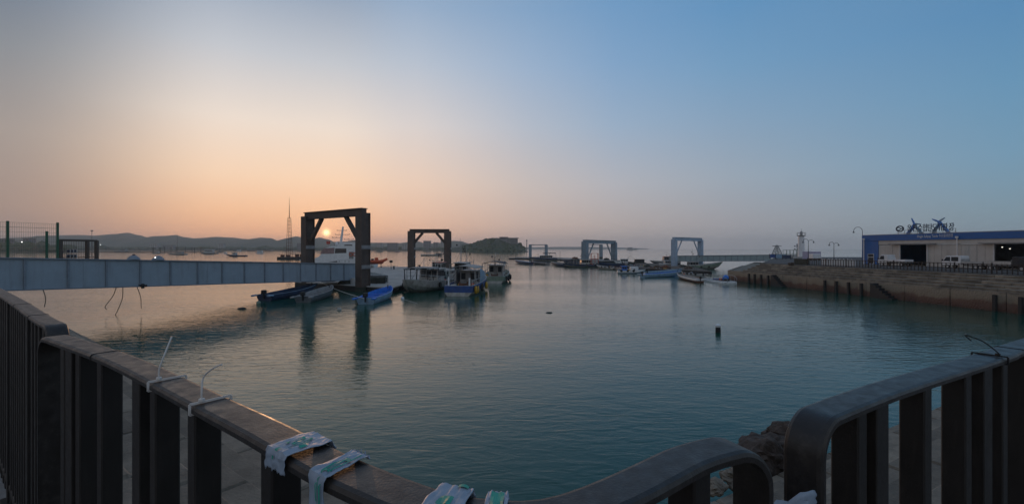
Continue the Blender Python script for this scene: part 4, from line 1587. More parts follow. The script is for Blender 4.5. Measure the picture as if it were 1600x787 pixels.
# ================================================================== boats
def hull(t, L_, B_, fs, fb, dr, tr, m_low, m_up, m_gun, m_in, floor=0.2, split=0.6, rake=0.10, n=16, thick=0.07, full=2.2, smooth=True):
    """open hull lofted from stern (x=-L/2) to bow; adds hull, topside, gunwale, deck"""
    secs = []
    for i in range(n + 1):
        s = i / n
        if s < 0.45:
            b = B_ / 2 * (tr + (1 - tr) * math.sin(s / 0.45 * PI / 2))
        else:
            b = B_ / 2 * max(0.015, 1 - ((s - 0.45) / 0.55) ** full)
        sh = fs + (fb - fs) * s ** 2.2
        k = -dr if s < 0.6 else -dr + (dr + 0.45 * fb) * ((s - 0.6) / 0.4) ** 2.6
        fl = max(floor, k + 0.08)
        fl = min(fl, sh - 0.06)
        x = -L_ / 2 + L_ * s

        def X(z, f=1.0):
            return x + rake * L_ * (s ** 4) * (max(z - k, 0) / max(sh - k, 0.1)) * 0.9
        zc = k + (sh - k) * 0.25
        zm_ = k + (sh - k) * split
        secs.append([(X(k), 0, k), (X(zc), b * 0.78, zc), (X(zm_), b * 0.95, zm_), (X(sh), b, sh), (X(sh), max(b - thick, b * 0.3), sh + 0.02), (X(fl), max(b * 0.86 - thick, b * 0.2), fl), (X(fl), 0, fl)])
    rows = {'hull': (0, 2, m_low), 'topside': (2, 3, m_up), 'gunwale': (3, 4, m_gun), 'deck': (4, 6, m_in)}
    out = {}
    for nm, (r0, r1, m_) in rows.items():
        mb_ = MB()
        for sg in (1, -1):
            vs_ = [(p[0], p[1] * sg, p[2]) for sec in secs for p in sec[r0:r1 + 1]]
            w_ = r1 - r0 + 1
            mb_.add(vs_, [(i * w_ + j, i * w_ + j + 1, (i + 1) * w_ + j + 1, (i + 1) * w_ + j) for i in range(n) for j in range(r1 - r0)])
            # transom
            sec = secs[0]
            if nm in ('hull', 'topside'):
                vs_ = [(p[0], p[1] * sg, p[2]) for p in sec[r0:r1 + 1]] + [(sec[r0][0], 0, sec[r0][2]), (sec[r1][0], 0, sec[r1][2])]
                k = r1 - r0 + 1
                mb_.add(vs_, [tuple(list(range(k)) + [k + 1, k])] if nm == 'topside' else [tuple(list(range(k)) + [k + 1])])
            if nm == 'gunwale':
                a, b2 = sec[3], sec[5]
                mb_.add([(a[0], a[1] * sg, a[2]), (a[0], 0, a[2]), (a[0] + thick, 0, a[2] + 0.02), (a[0] + thick, sec[4][1] * sg, a[2] + 0.02)], [(0, 1, 2, 3)])
            if nm == 'deck':
                mb_.add([(sec[4][0] + thick, sec[4][1] * sg, sec[4][2]), (sec[4][0] + thick, 0, sec[4][2]), (sec[6][0] + thick, 0, sec[6][2]), (sec[5][0] + thick, sec[5][1] * sg, sec[5][2])], [(0, 1, 2, 3)])
        o = mb_.build(nm, m_, t, smooth=smooth)
        out[nm] = o
    return out


def outboard(t, x, z, m_=None):
    m = MB().box(-0.28, 0.22, -0.2, 0.2, 0.12, 0.62).build('motor_cowl', m_ or M_DARK, t, bevel=0.06, loc=(x, 0, z))
    MB().box(-0.12, 0.05, -0.06, 0.06, -0.45, 0.14).build('motor_leg', M_DARK, m)
    MB().tube([(0.2, 0, 0.35), (0.8, 0.05, 0.45)], 0.03, 5).build('tiller', M_DARK, m)


def skiff(name, label, pos, rz, L_=7.5, B_=1.9, hullm=None, inm=None, gun=None, motor=True, wings=True, fs=0.55, fb=1.15, group=None, lowm=None):
    t = thing(name, label, 'boat', pos, rz, group)
    hull(t, L_, B_, fs, fb, 0.22, 0.82, lowm or hullm or M_WHITED, hullm or M_WHITED, gun or M_LGREY, inm or M_BOATB, floor=0.12, full=2.6)
    for f in (-0.22, 0.02, 0.24):
        w_ = B_ * (0.86 if f < 0.2 else 0.66)
        MB().box(f * L_ - 0.14, f * L_ + 0.14, -w_ / 2 + 0.06, w_ / 2 - 0.06, fs - 0.14, fs - 0.08).build('thwart', inm or M_BOATB, t)
    if wings:
        for s in (-1, 1):
            MB().box(-L_ / 2 - 0.75, -L_ / 2 + 0.02, s * B_ * 0.40 - 0.16, s * B_ * 0.40 + 0.16, fs - 0.16, fs + 0.022).build('stern_wing', gun or M_LGREY, t, bevel=0.03)
    if motor:
        outboard(t, -L_ / 2 - 0.1, fs - 0.05)
    MB().tube([(L_ / 2 - 0.5, 0, fb - 0.25), (L_ / 2 - 0.5, 0, fb + 0.2)], 0.05, 6).build('mooring_post', M_DARK, t)
    return t


def heading(a, b):
    return math.atan2(b.y - a.y, b.x - a.x)


def place(px0, py0, px1, py1):
    a, b = W(px0, py0), W(px1, py1)
    return (a + b) / 2, heading(a, b), (b - a).length


def skiff_at(label, px0, py0, px1, py1, L_=None, **kw):
    p, h, l = place(px0, py0, px1, py1)
    return skiff('skiff', label, p, h, L_ or l, **kw)


o = skiff_at('dark navy open skiff with an outboard motor, farthest out under the bridge', 412, 470, 492, 456.5, B_=2.3, L_=9.2, hullm=M_NAVY, inm=M_NAVY, gun=M_BOATL, fs=0.75, fb=1.3)
o.scale = (1.25, 1.25, 1.1)
o = skiff_at('grey-blue open skiff moored between the navy one and the dock', 466, 475, 522, 458, B_=2.3, L_=8.6, hullm=mat('boat_slate', (0.12, 0.135, 0.15), 0.6, 0, 0.4, 2), inm=M_GREY, gun=M_GREY, fs=0.75, fb=1.25)
o.scale = (1.22, 1.22, 1.1)
o = skiff_at('bright blue open skiff in front of the concrete dock corner', 566, 477, 612, 461, B_=2.3, L_=7.4, hullm=M_BOATL, inm=M_BOATB2, gun=M_BOATB2, fs=0.75, fb=1.35)
o.scale = (1.3, 1.3, 1.1)


def fishing_boat(label, pos, rz, L_, B_, low, up, inm, cabin=(0.1, 0.34, 1.9), cabin_m=None, canopy=None, canopy_m=None, masts=(), fs=1.0, fb=1.7, poles=True, fenders=(), rails=True, roof_m=None, gear=True, name='fishing_boat', lights=False):
    t = thing(name, label, 'boat', pos, rz)
    hull(t, L_, B_, fs, fb, 0.35, 0.86, low, up, M_LGREY, inm, floor=0.45, split=0.5, full=2.8, thick=0.12)
    cabin_m = cabin_m or M_WHITE
    f0, f1, ch = cabin
    x0, x1 = f0 * L_, f1 * L_
    w = B_ * 0.29
    zb, zt = 0.4, 0.45 + ch
    c = MB()
    c.add([(x0, -w, zb), (x1 + 0.15, -w, zb), (x1 + 0.15, w, zb), (x0, w, zb), (x0 + 0.05, -w * 0.93, zt), (x1 - 0.25, -w * 0.93, zt), (x1 - 0.25, w * 0.93, zt), (x0 + 0.05, w * 0.93, zt)],
          [(3, 2, 1, 0), (4, 5, 6, 7), (0, 1, 5, 4), (1, 2, 6, 5), (2, 3, 7, 6), (3, 0, 4, 7)])
    co = c.build('wheelhouse', cabin_m, t, bevel=0.04)
    rf = MB().box(x0 - 0.3, x1 + 0.05, -w - 0.12, w + 0.12, zt + 0.002, zt + 0.1).build('roof', roof_m or cabin_m, t, bevel=0.03)
    zw0, zw1 = zb + ch * 0.55, zt - 0.18
    n = max(2, int((x1 - x0) / 0.9))
    for s in (-1, 1):
        for i in range(n):
            a, b = x0 + 0.15 + (x1 - x0 - 0.4) * i / n + 0.06, x0 + 0.15 + (x1 - x0 - 0.4) * (i + 1) / n - 0.06
            MB().box(a, b, s * w * 0.975 - 0.03, s * w * 0.975 + 0.03, zw0, zw1).build('window', M_GLASS, co)
    for i in range(3):
        y0 = -w * 0.85 + w * 1.7 * i / 3 + 0.04
        y1 = -w * 0.85 + w * 1.7 * (i + 1) / 3 - 0.04
        xf = lambda z: x1 + 0.15 - 0.40 * (z - zb) / (zt - zb) + 0.012
        MB().add([(xf(zw0), y0, zw0), (xf(zw0), y1, zw0), (xf(zw1), y1, zw1), (xf(zw1), y0, zw1)], [(0, 1, 2, 3)]).build('windscreen', M_GLASS, co)
        if i != 1:
            MB().box(x0 - 0.02, x0 + 0.045, y0, y1, zw0, zw1).build('window', M_GLASS, co)
        else:
            MB().box(x0 - 0.02, x0 + 0.045, y0, y1, zb + 0.1, zw1).build('door', M_GREY, co)
    if canopy:
        a, b, hz = canopy
        xa, xb = a * L_, b * L_
        wc = B_ * 0.43
        for x in (xa + 0.1, (xa + xb) / 2, xb - 0.1):
            for s in (-1, 1):
                MB().tube([(x, s * (wc - 0.1), 0.45), (x, s * (wc - 0.1), hz + 0.02)], 0.045, 5).build('canopy_post', M_LGREY, t)
        rows = []
        nx, ny = 8, 6
        vs_ = []
        for i in range(nx + 1):
            for j in range(ny + 1):
                u, v = i / nx, j / ny * 2 - 1
                vs_.append((xa + (xb - xa) * u, v * wc, hz + 0.28 * (1 - v * v) - 0.07 * abs(math.sin(u * PI * 3)) * abs(v)))
        m = MB().add(vs_, [(i * (ny + 1) + j, i * (ny + 1) + j + 1, (i + 1) * (ny + 1) + j + 1, (i + 1) * (ny + 1) + j) for i in range(nx) for j in range(ny)])
        o = m.build('canopy', canopy_m or M_TARP, t, smooth=True)
        o.modifiers.new('s', 'SOLIDIFY').thickness = 0.04
    for f, y, h, arms in masts:
        mm = MB().tube([(f * L_, y, 0.45), (f * L_, y, h)], 0.07, 6, 0.035).build('mast', M_LGREY, t)
        for k in range(arms):
            z = h * (0.72 + 0.1 * k)
            MB().tube([(f * L_, y - 0.7, z), (f * L_, y + 0.7, z)], 0.03, 4).build('yard', M_LGREY, mm)
            MB().lathe([(0.06, 0), (0.14, 0.04), (0.14, 0.22), (0.05, 0.28)], 8, c=(f * L_, y + 0.6 * (1 if k % 2 else -1), z)).build('lamp', M_DARK, mm)
    if rails:
        for s in (-1, 1):
            pts = []
            for i in range(7):
                f = -0.46 + 0.86 * i / 6
                ss = f + 0.5
                b_ = B_ / 2 * (0.86 + 0.14 * math.sin(min(ss / 0.45, 1) * PI / 2)) if ss < 0.45 else B_ / 2 * (1 - ((ss - 0.45) / 0.55) ** 2.8)
                sh = fs + (fb - fs) * ss ** 2.2
                p = (f * L_, s * max(b_ - 0.12, 0.1), sh)
                pts.append((p[0], p[1], p[2] + 0.55))
                MB().tube([p, pts[-1]], 0.03, 4).build('rail_post', M_LGREY, t)
            MB().tube(pts, 0.03, 4).build('hand_rail', M_LGREY, t)
    for f, s, m_ in fenders:
        ss = f + 0.5
        b_ = B_ / 2 * (0.86 + 0.14 * math.sin(min(ss / 0.45, 1) * PI / 2)) if ss < 0.45 else B_ / 2 * (1 - ((ss - 0.45) / 0.55) ** 2.8)
        MB().lathe([(0.04, 0.95), (0.16, 0.85), (0.2, 0.5), (0.16, 0.15), (0.04, 0.05)], 10).build('fender', m_, t, smooth=True, loc=(f * L_, s * (b_ + 0.16), 0.12))
    if gear:
        MB().lathe([(0.32, -0.5), (0.45, -0.5), (0.45, -0.42), (0.2, -0.4), (0.2, 0.4), (0.45, 0.42), (0.45, 0.5), (0.32, 0.5)], 14).build('net_winch', M_RUST, t, loc=(-0.28 * L_, 0, 1.0)).rotation_euler = (R(90), 0, 0)
        MB().box(-0.40 * L_, -0.33 * L_, -0.5, 0.5, 0.45, 0.95).build('fish_hold', M_BOATB, t, bevel=0.04)
        MB().box(0.36 * L_, 0.42 * L_, -0.35, 0.35, 0.5, 1.1).build('anchor_locker', M_LGREY, t, bevel=0.04)
    return t


def clutter(t, L_, B_, seed, n=16, z=0.5, f0=-0.44, f1=0.36, stays=True, mast_h=4.5):
    """working gear on a deck: boxes, rope coils, floats, upright flag poles, stays"""
    r = random.Random(seed)
    for i in range(n):
        f = r.uniform(f0, f1)
        y = r.uniform(-0.34, 0.34) * B_
        x = f * L_
        k = r.choice(('box', 'box', 'coil', 'float', 'float', 'pole', 'net'))
        if k == 'box':
            w, d, h = r.uniform(0.25, 0.5), r.uniform(0.2, 0.4), r.uniform(0.25, 0.75)
            MB().box(x - w, x + w, y - d, y + d, z, z + h).build('fish_box', r.choice((M_BOATL, M_YELLOW, M_GREY, M_DARK, M_WHITED, M_BOATB, M_RED)), t, bevel=0.03)
        elif k == 'coil':
            MB().lathe([(0.12, 0), (0.36, 0), (0.42, 0.12), (0.36, 0.26), (0.14, 0.28)], 12).build('rope_coil', r.choice((M_ROPE, M_NET, M_BOATL)), t, smooth=True, loc=(x, y, z))
        elif k == 'float':
            for j in range(3):
                MB().ball((x + r.uniform(-0.3, 0.3), y + r.uniform(-0.3, 0.3), z + 0.2 + 0.2 * j), 0.2, 8, 6).build('float', r.choice((M_ORANGE, M_YELLOW, M_WHITED, M_DARK)), t, smooth=True)
        elif k == 'pole':
            MB().tube([(x, y, z), (x + r.uniform(-0.3, 0.3), y + r.uniform(-0.2, 0.2), z + r.uniform(2.2, 3.6))], 0.03, 4).build('flag_pole', M_DARK, t)
        else:
            w = r.uniform(0.5, 0.9)
            MB().ball((x, y, z), w, 10, 6, sx=1.2, sy=0.8, sz=0.7).build('net_heap', r.choice((M_NET, M_WOOD, M_GREEN)), t, smooth=True)
    if stays:
        for sx, sy in ((0.46, 0.0), (-0.44, 0.35), (-0.44, -0.35)):
            MB().tube([(0, 0, mast_h), (sx * L_, sy * B_, 1.4)], 0.018, 3).build('stay', M_DARK, t)
    for s_ in (-1, 1):
        for f in (-0.36, -0.12, 0.1):
            MB().lathe([(0.12, -0.1), (0.3, -0.1), (0.34, 0.0), (0.3, 0.1), (0.12, 0.1)], 12).build('tyre', M_DARK, t, loc=(f * L_, s_ * B_ * 0.5, 0.75)).rotation_euler = (R(90), 0, 0)
    return t


def scaled(o, k):
    o.scale = (k, k, k)
    return o


b_ = scaled(fishing_boat('weathered white fishing boat with a bare canopy frame, beside the concrete dock', Vector((-14.6, 76.5, 0)), R(260), 11.5, 4.5, M_WHITED, M_WHITED, M_GREY, cabin=(-0.30, -0.06, 2.1), cabin_m=M_WHITED, masts=((-0.30, 0.3, 4.4, 2), (0.30, -1.2, 3.0, 0), (-0.1, -0.8, 4.0, 1)), fs=1.05, fb=1.75, fenders=((0.2, -1, M_DARK),)), 1.32)
for x in (-0.3, 1.6, 3.5):
    for y in (-1.5, 1.5):
        MB().tube([(x, y, 0.45), (x, y, 2.75)], 0.05, 5).build('frame_post', M_DARK, b_)
    MB().tube([(x, -1.6, 2.75), (x, 1.6, 2.75)], 0.05, 5).build('frame_beam', M_DARK, b_)
for y in (-1.5, 0, 1.5):
    MB().tube([(-0.6, y, 2.8), (3.8, y, 2.8)], 0.05, 5).build('frame_beam', M_LGREY, b_)
MB().box(-0.4, 2.0, -1.4, 1.4, 2.83, 2.9).build('frame_roof', M_TARP, b_, bevel=0.02)
clutter(b_, 11.5, 4.5, 3, 26)
b_ = scaled(fishing_boat('blue and white fishing boat with a grey awning and yellow fenders', Vector((-7.0, 74.5, 0)), R(84), 13.5, 3.7, M_WHITED, M_BOATB, M_BOATB, cabin=(-0.08, 0.18, 2.0), canopy=(-0.34, 0.06, 3.0), canopy_m=M_TARP, masts=((0.18, 0, 3.9, 1), (0.24, 0.6, 3.4, 0)), fs=1.15, fb=1.9, cabin_m=M_GREY, roof_m=M_LGREY, fenders=((-0.36, -1, M_YELLOW), (-0.42, -1, M_YELLOW), (-0.18, -1, M_DARK), (0.05, -1, M_YELLOW))), 1.32)  # grey wheelhouse colour stands in for shade beneath the awning
for s_ in (-1, 1):
    MB().plate([(-1.2, 0.6), (2.2, 0.6), (2.2, 2.3), (-0.9, 2.9)], 0.04, Matrix.Translation((0, s_ * 1.52, 0))).build('side_screen', M_BOATL if s_ < 0 else M_LGREY, b_)
MB().tube([(-6.2, 1.2, 1.1), (-6.2, 1.2, 2.1)], 0.09, 6).build('mooring_post', M_WHITE, b_)
MB().tube([(-6.2, -1.2, 1.1), (-6.2, -1.2, 2.0)], 0.09, 6).build('mooring_post', M_WHITE, b_)
clutter(b_, 13.5, 3.7, 5, 24)
b_ = scaled(fishing_boat('grey fishing boat with three tall masts moored behind the blue and white one', Vector((-10.9, 102, 0)), R(86), 11.0, 4.0, M_WHITED, M_GREY, M_GREY, cabin=(-0.3, 0.05, 2.6), cabin_m=M_LGREY, masts=((-0.2, 0.3, 7.4, 2), (0.0, -0.5, 6.2, 1), (0.15, 0.8, 6.8, 1)), fs=1.0, fb=1.7, canopy=(-0.48, -0.31, 2.9), canopy_m=M_LGREY), 1.25)
clutter(b_, 11.0, 4.0, 8, 18, mast_h=6.5)
b_ = scaled(fishing_boat('pale green fishing boat with a dark awning, outermost from the concrete dock', Vector((-3.2, 97, 0)), R(85), 12.5, 4.1, M_WHITED, M_GREEN, M_GREEN, cabin=(-0.16, 0.12, 2.2), cabin_m=M_LGREY, roof_m=M_WHITE, canopy=(-0.44, -0.02, 3.1), canopy_m=M_TARPD, masts=((-0.05, 0.2, 4.8, 2), (0.08, -0.6, 4.2, 1)), fs=1.15, fb=1.9, fenders=((-0.2, -1, M_DARK), (0.05, -1, M_DARK), (0.25, -1, M_DARK))), 1.28)
clutter(b_, 12.5, 4.1, 12, 20)

# ------------------------------------------------------------------ patrol ship and orange boat
SD = 158.0
ks = SD / F
sx0 = 532
ship = thing('patrol_ship', 'white patrol ship with a tall radar mast, behind the blue bridge', 'ship', P(sx0, SD, 0), PI)
hull(ship, 25.0, 5.6, 2.0, 3.0, 0.6, 0.9, M_WHITE, M_WHITE, M_LGREY, M_LGREY, floor=1.7, full=2.4, thick=0.15)


def sxz(px, py):
    return (-(px - sx0) * ks, Z(py, SD))


prof = [(491, 412), (491, 405), (503, 400.5), (511.5, 387.5), (523, 384.5), (531, 384), (535, 378.5), (556, 379.5), (573, 381), (575, 387), (575, 412)]
cab = MB().plate([sxz(*p) for p in prof], 4.6, Matrix.Translation((0, -2.3, 0))).build('superstructure', M_WHITE, ship, bevel=0.08)
M_WINREFL = mat('window_reflection', (0.30, 0.20, 0.20), 0.6, 0, 0.3, 2)  # red-brown reflection in the panes, put into the colour
for y in (-2.33, 2.31):
    for poly_, m_ in (([(504, 396.5), (510.5, 387.5), (527, 387), (526, 396)], M_WINREFL), ([(528, 388), (545, 388), (545, 395), (527, 395.5)], M_GLASS), ([(508, 409.5), (531, 407), (531, 411), (508, 411)], M_GLASS), ([(542, 382.2), (554, 382.2), (554, 383.8), (542, 383.8)], M_GLASS), ([(549, 393), (556, 393), (556, 404), (549, 404)], M_GREY)):
        MB().plate([sxz(*p) for p in poly_], 0.02, Matrix.Translation((0, y, 0))).build('window' if m_ is not M_GREY else 'door', m_, cab)
for px in (534, 543, 549):
    for y in (-2.34, 2.34):
        MB().ball((sxz(px, 408)[0], y, sxz(px, 408)[1]), 0.17, 8, 5, sy=0.3).build('porthole', M_DARK, cab)
mast = MB()
b0, b1 = sxz(532, 384), sxz(536, 354)
mast.beam((b0[0], -0.5, b0[1]), (b1[0], 0, b1[1]), 0.5, 0.28)
mast.beam((b0[0], 0.5, b0[1]), (b1[0], 0, b1[1]), 0.5, 0.28)
mo = mast.build('mast', M_WHITE, ship)
for (x0_, x1_, y_) in ((527, 542, 360), (524, 546, 366.5), (519, 532, 371), (538, 552, 374)):
    a, b = sxz(x0_, y_), sxz(x1_, y_)
    MB().beam((a[0], 0, a[1]), (b[0], 0, b[1]), 0.16, 0.16).build('yard', M_GREY, mo)
    for x_ in (x0_, x1_, (x0_ + x1_) / 2):
        a = sxz(x_, y_)
        MB().lathe([(0.04, 0.0), (0.12, 0.06), (0.12, 0.26), (0.04, 0.32)], 8, c=(a[0], 0, a[1])).build('navigation_light', M_GREY, mo)
a = sxz(526, 379)
MB().lathe([(0.35, -0.9), (0.5, -0.5), (0.5, 0.0), (0.2, 0.3)], 12, c=(a[0], 0, a[1])).build('radar_dome', M_WHITE, mo, smooth=True)
a = sxz(513, 377)
fl = MB().tube([(a[0], 0, sxz(513, 386)[1]), (a[0], 0, a[1])], 0.06, 5).build('flag_pole', M_GREY, ship)
MB().plate([(a[0] - 0.6, a[1] - 1.0), (a[0] + 0.6, a[1] - 1.0), (a[0] + 0.7, a[1] + 0.1), (a[0] - 0.7, a[1] + 0.1)], 0.05, Matrix.Translation((0, 0, 0))).build('flag', M_RED, fl)
for s in (-1, 1):
    pts = []
    for i in range(9):
        x = -11.5 + i * 1.4
        MB().tube([(x, s * 2.55, 2.1), (x, s * 2.55, 3.2)], 0.05, 4).build('rail_post', M_WHITE, ship)
    MB().tube([(-11.5, s * 2.55, 3.2), (-0.3, s * 2.55, 3.2)], 0.05, 4).build('hand_rail', M_WHITE, ship)
for px in (552, 558):
    a = sxz(px, 397)
    rg = MB().tube([(a[0] + 0.55 * math.cos(k * PI / 8), 2.45, a[1] + 0.55 * math.sin(k * PI / 8)) for k in range(17)], 0.13, 6, cap=False)
    rg.build('life_ring', M_ORANGE, ship, smooth=True)

rib = thing('inflatable_boat', 'orange inflatable rescue boat on a cradle at the dock edge', 'boat', P(590, 146, 0.92), R(8))
rib.scale = (0.9, 0.9, 1.25)
for s in (-1, 1):
    pts = [(-3.3, s * 0.95, 1.5), (0, s * 1.05, 1.5), (1.8, s * 0.85, 1.65), (2.9, s * 0.35, 1.95), (3.2, 0, 2.05)]
    MB().tube(smooth_path([Vector(p) for p in pts], 0.3), 0.36, 10).build('tube', M_ORANGE, rib, smooth=True)
MB().add([(-3.1, -0.9, 1.4), (-3.1, 0.9, 1.4), (1.8, 0.8, 1.45), (1.8, -0.8, 1.45), (3.0, 0, 1.8), (-3.1, 0, 0.75), (1.6, 0, 0.8)],
         [(0, 1, 2, 4, 3), (0, 5, 1), (1, 5, 6, 2), (0, 3, 6, 5), (2, 6, 4), (3, 4, 6)]).build('hull', M_RED, rib)
MB().box(-1.0, 0.2, -0.45, 0.45, 1.45, 2.5).build('console', M_ORANGE, rib, bevel=0.1)
MB().box(-2.2, -1.4, -0.5, 0.5, 1.45, 2.2).build('seat', M_DARK, rib, bevel=0.08)
MB().tube([(-2.9, -0.7, 1.5), (-2.9, -0.7, 2.7), (-2.9, 0.7, 2.7), (-2.9, 0.7, 1.5)], 0.06, 6).build('roll_bar', M_WHITE, rib)
for x in (-2.0, 1.2):
    MB().box(x - 0.12, x + 0.12, -0.9, 0.9, 0, 0.16).box(x - 0.08, x + 0.08, -0.08, 0.08, 0.16, 0.9).build('cradle', M_DARK, rib)

# ------------------------------------------------------------------ boats round the middle docks
skiff_at('blue-decked skiff at the tip of the far dock, left of the small gantry', 830, 413, 806, 411, B_=3.2, hullm=M_NAVY, inm=M_BOATL, gun=M_BOATL, fs=1.0, fb=1.5)
skiff_at('dark grey skiff in front of the small thin-beamed gantry', 856, 413.5, 832, 412, B_=3.0, hullm=M_GREY, inm=M_NAVY, gun=M_LGREY, fs=1.0, fb=1.5)
skiff_at('low pale skiff just right of the small thin-beamed gantry', 884, 414.5, 862, 413, B_=3.0, hullm=M_WHITED, inm=M_GREY, gun=M_LGREY, fs=0.9, fb=1.4)
scaled(fishing_boat('white cabin boat with stacked sun roofs behind the small gantry leg', P(850, 252, 0), R(176), 13, 4.4, M_WHITED, M_NAVY, M_LGREY, cabin=(-0.32, 0.18, 2.2), canopy=(-0.45, 0.05, 3.7), canopy_m=M_TARPD, masts=((0.0, 0, 6.2, 2),), rails=False, gear=False, fs=1.4, fb=1.9), 1.15)
scaled(fishing_boat('large weathered fishing boat with a white wheelhouse before the big blue-grey gantry', P(909, 170, 0), R(187), 13, 4.4, M_WHITED, M_NAVY, M_GREY, cabin=(-0.18, 0.04, 2.3), cabin_m=M_WHITED, masts=((0.02, 0, 5.4, 2), (0.25, 0.5, 3.6, 0)), canopy=(0.1, 0.3, 2.6), canopy_m=M_NET, fs=0.9, fb=1.5), 1.0)
clutter(bpy.data.objects['fishing_boat.005'], 13, 4.4, 21, 26, mast_h=5.2)
t = thing('work_raft', 'raft with a tall red pipe frame inside the big blue-grey gantry', 'raft', P(929, 188, 0))
MB().box(-3.5, 3.5, -2, 2, -0.2, 0.8).build('float', M_DARK, t, bevel=0.1)
for x in (-1.4, 0.0, 1.4):
    for y in (-1, 1):
        MB().tube([(x, y, 0.8), (x, y, 5.0 if x else 4.2)], 0.11, 6).build('upright', M_RED, t)
for z in (2.6, 4.9):
    MB().tube([(-1.4, -1, z), (1.4, -1, z), (1.4, 1, z), (-1.4, 1, z), (-1.4, -1, z)], 0.11, 6).build('ring_beam', M_RED, t)
MB().box(-1.2, 1.2, -0.9, 0.9, 0.8, 2.3).build('deck_house', M_LGREY, t, bevel=0.08)
skiff_at('long dark skiff with a pale stripe right of the raft with the red frame', 972, 417, 938, 419, B_=3.2, hullm=M_NAVY, inm=M_DARK, gun=M_WHITED, fs=1.4, fb=2.2)
scaled(fishing_boat('white motor cruiser with a rounded cabin and dark windows', P(974, 196, 0), R(170), 6.2, 2.6, M_WHITE, M_WHITE, M_LGREY, cabin=(-0.3, 0.22, 1.7), rails=False, gear=False, fs=1.1, fb=1.4), 1.1)
scaled(fishing_boat('dark boat with a boxy black cabin right of the white cruiser', P(996, 190, 0), R(175), 7.0, 2.8, M_NAVY, M_DARK, M_DARK, cabin=(-0.4, 0.2, 1.9), cabin_m=M_NET, rails=False, gear=False, fs=1.0, fb=1.4), 1.0)
scaled(fishing_boat('white boat with a bright blue cabin end in front of the brown dock', P(985, 126, 0), R(352), 7.2, 2.8, M_BOATL, M_WHITE, M_BOATL, cabin=(-0.34, -0.12, 1.55), cabin_m=M_BOATB2, canopy=None, rails=False, gear=True, fs=0.8, fb=1.2), 1.0)
t = thing('deck_crate', 'white plastic tank standing on the boat with the blue cabin end', 'tank', P(990.5, 125.8, 0.47))
MB().box(-1.1, 1.1, -0.7, 0.7, 0, 1.35).build('tank', M_WHITE, t, bevel=0.12)
MB().lathe([(0.2, 1.34), (0.2, 1.45), (0.05, 1.47)], 10).build('cap', M_LGREY, t)
skiff_at('plain light blue open skiff, inner one of the pair by the brown dock', 1012, 429, 1062, 427, B_=2.2, hullm=M_BOATL, inm=M_BOATL, gun=M_BOATL, fs=0.85, fb=1.25)
skiff_at('light blue and white open skiff, outer one of the pair by the brown dock', 1004, 433.5, 1061, 431, B_=2.3, hullm=M_BOATL, inm=M_BOATB2, gun=M_WHITE, fs=0.85, fb=1.3)
skiff_at('white skiff with a rusty red stripe, lying nearest the railed raft', 1094, 441.5, 1060, 434, B_=2.2, hullm=M_WHITE, lowm=M_RUST, inm=M_GREY, gun=M_WHITE, fs=0.75, fb=1.1)
t = thing('work_raft', 'long white raft with a looped handrail and a blue engine', 'raft', W(1122, 440.5), math.atan2(W(1152, 442).y - W(1095, 434).y, W(1152, 442).x - W(1095, 434).x))
MB().box(-4.6, 4.6, -1.5, 1.5, -0.2, 0.42).build('float', M_WHITE, t, bevel=0.12)
MB().box(-4.4, 4.4, -1.35, 1.35, 0.43, 0.50).build('deck', M_GREY, t)
for y in (-1.4, 1.4):
    pts = [Vector((-2.5, y, 0.45)), Vector((-2.4, y, 1.3)), Vector((0.5, y, 1.55)), Vector((3.4, y, 1.5)), Vector((5.4, y * 0.7, 1.0)), Vector((5.2, y * 0.6, 0.3)), Vector((4.5, y * 0.8, 0.2))]
    MB().tube(smooth_path(pts, 0.3), 0.045, 5).build('hand_rail', M_GREY, t)
    for x in (-1.0, 0.6, 2.2, 3.8):
        MB().tube([(x, y, 0.45), (x, y, 1.48)], 0.04, 5).build('rail_post', M_GREY, t)
eng = MB().ball((3.0, 0, 1.05), 0.62, 10, 7).build('engine', M_BOATB2, t, smooth=True)
MB().box(2.3, 3.7, -0.45, 0.45, 0.5, 0.9).build('engine_bed', M_DARK, eng)
MB().box(1.3, 2.1, -0.5, 0.5, 0.5, 0.95).build('fuel_box', M_RED, t, bevel=0.05)
MB().box(-0.8, 0.9, -0.8, 0.8, 0.5, 0.75).build('tarp', M_BOATB, t, bevel=0.08)
scaled(fishing_boat('pale green and white fishing boat with its high bow beyond the pale blue gantry', P(1098, 153, 0), R(3), 12.0, 4.0, M_WHITED, M_GREEN, M_GREY, cabin=(-0.42, -0.15, 2.0), cabin_m=M_LGREY, masts=((-0.3, 0, 6.8, 2), (-0.1, 0.5, 5.6, 1)), fs=1.2, fb=2.5, rails=False), 1.0)
scaled(fishing_boat('grey cabin boat with a red roof left of the pale blue gantry', P(1040, 200, 0), R(178), 11.0, 4.0, M_NAVY, M_GREY, M_GREY, cabin=(-0.45, 0.1, 2.6), cabin_m=M_GREY, roof_m=M_RED, masts=((-0.05, 0, 5.0, 1),), rails=False, gear=False, fs=1.1, fb=1.5), 1.1)
scaled(fishing_boat('small white cabin boat in front of the one with the red roof', P(1042, 176, 0), R(185), 6.0, 2.5, M_WHITE, M_WHITE, M_LGREY, cabin=(-0.35, 0.2, 1.7), rails=False, gear=False, fs=0.9, fb=1.3), 1.0)
b_ = skiff_at('dark skiff with one tall pole, between the small gantry and the weathered fishing boat', 889, 416.5, 866, 415, B_=2.8, hullm=M_NAVY, inm=M_GREY, gun=M_LGREY, fs=0.9, fb=1.3)
MB().tube([(1.0, 0, 0.2), (1.0, 0, 6.0)], 0.09, 5, 0.05).build('pole', M_DARK, b_)
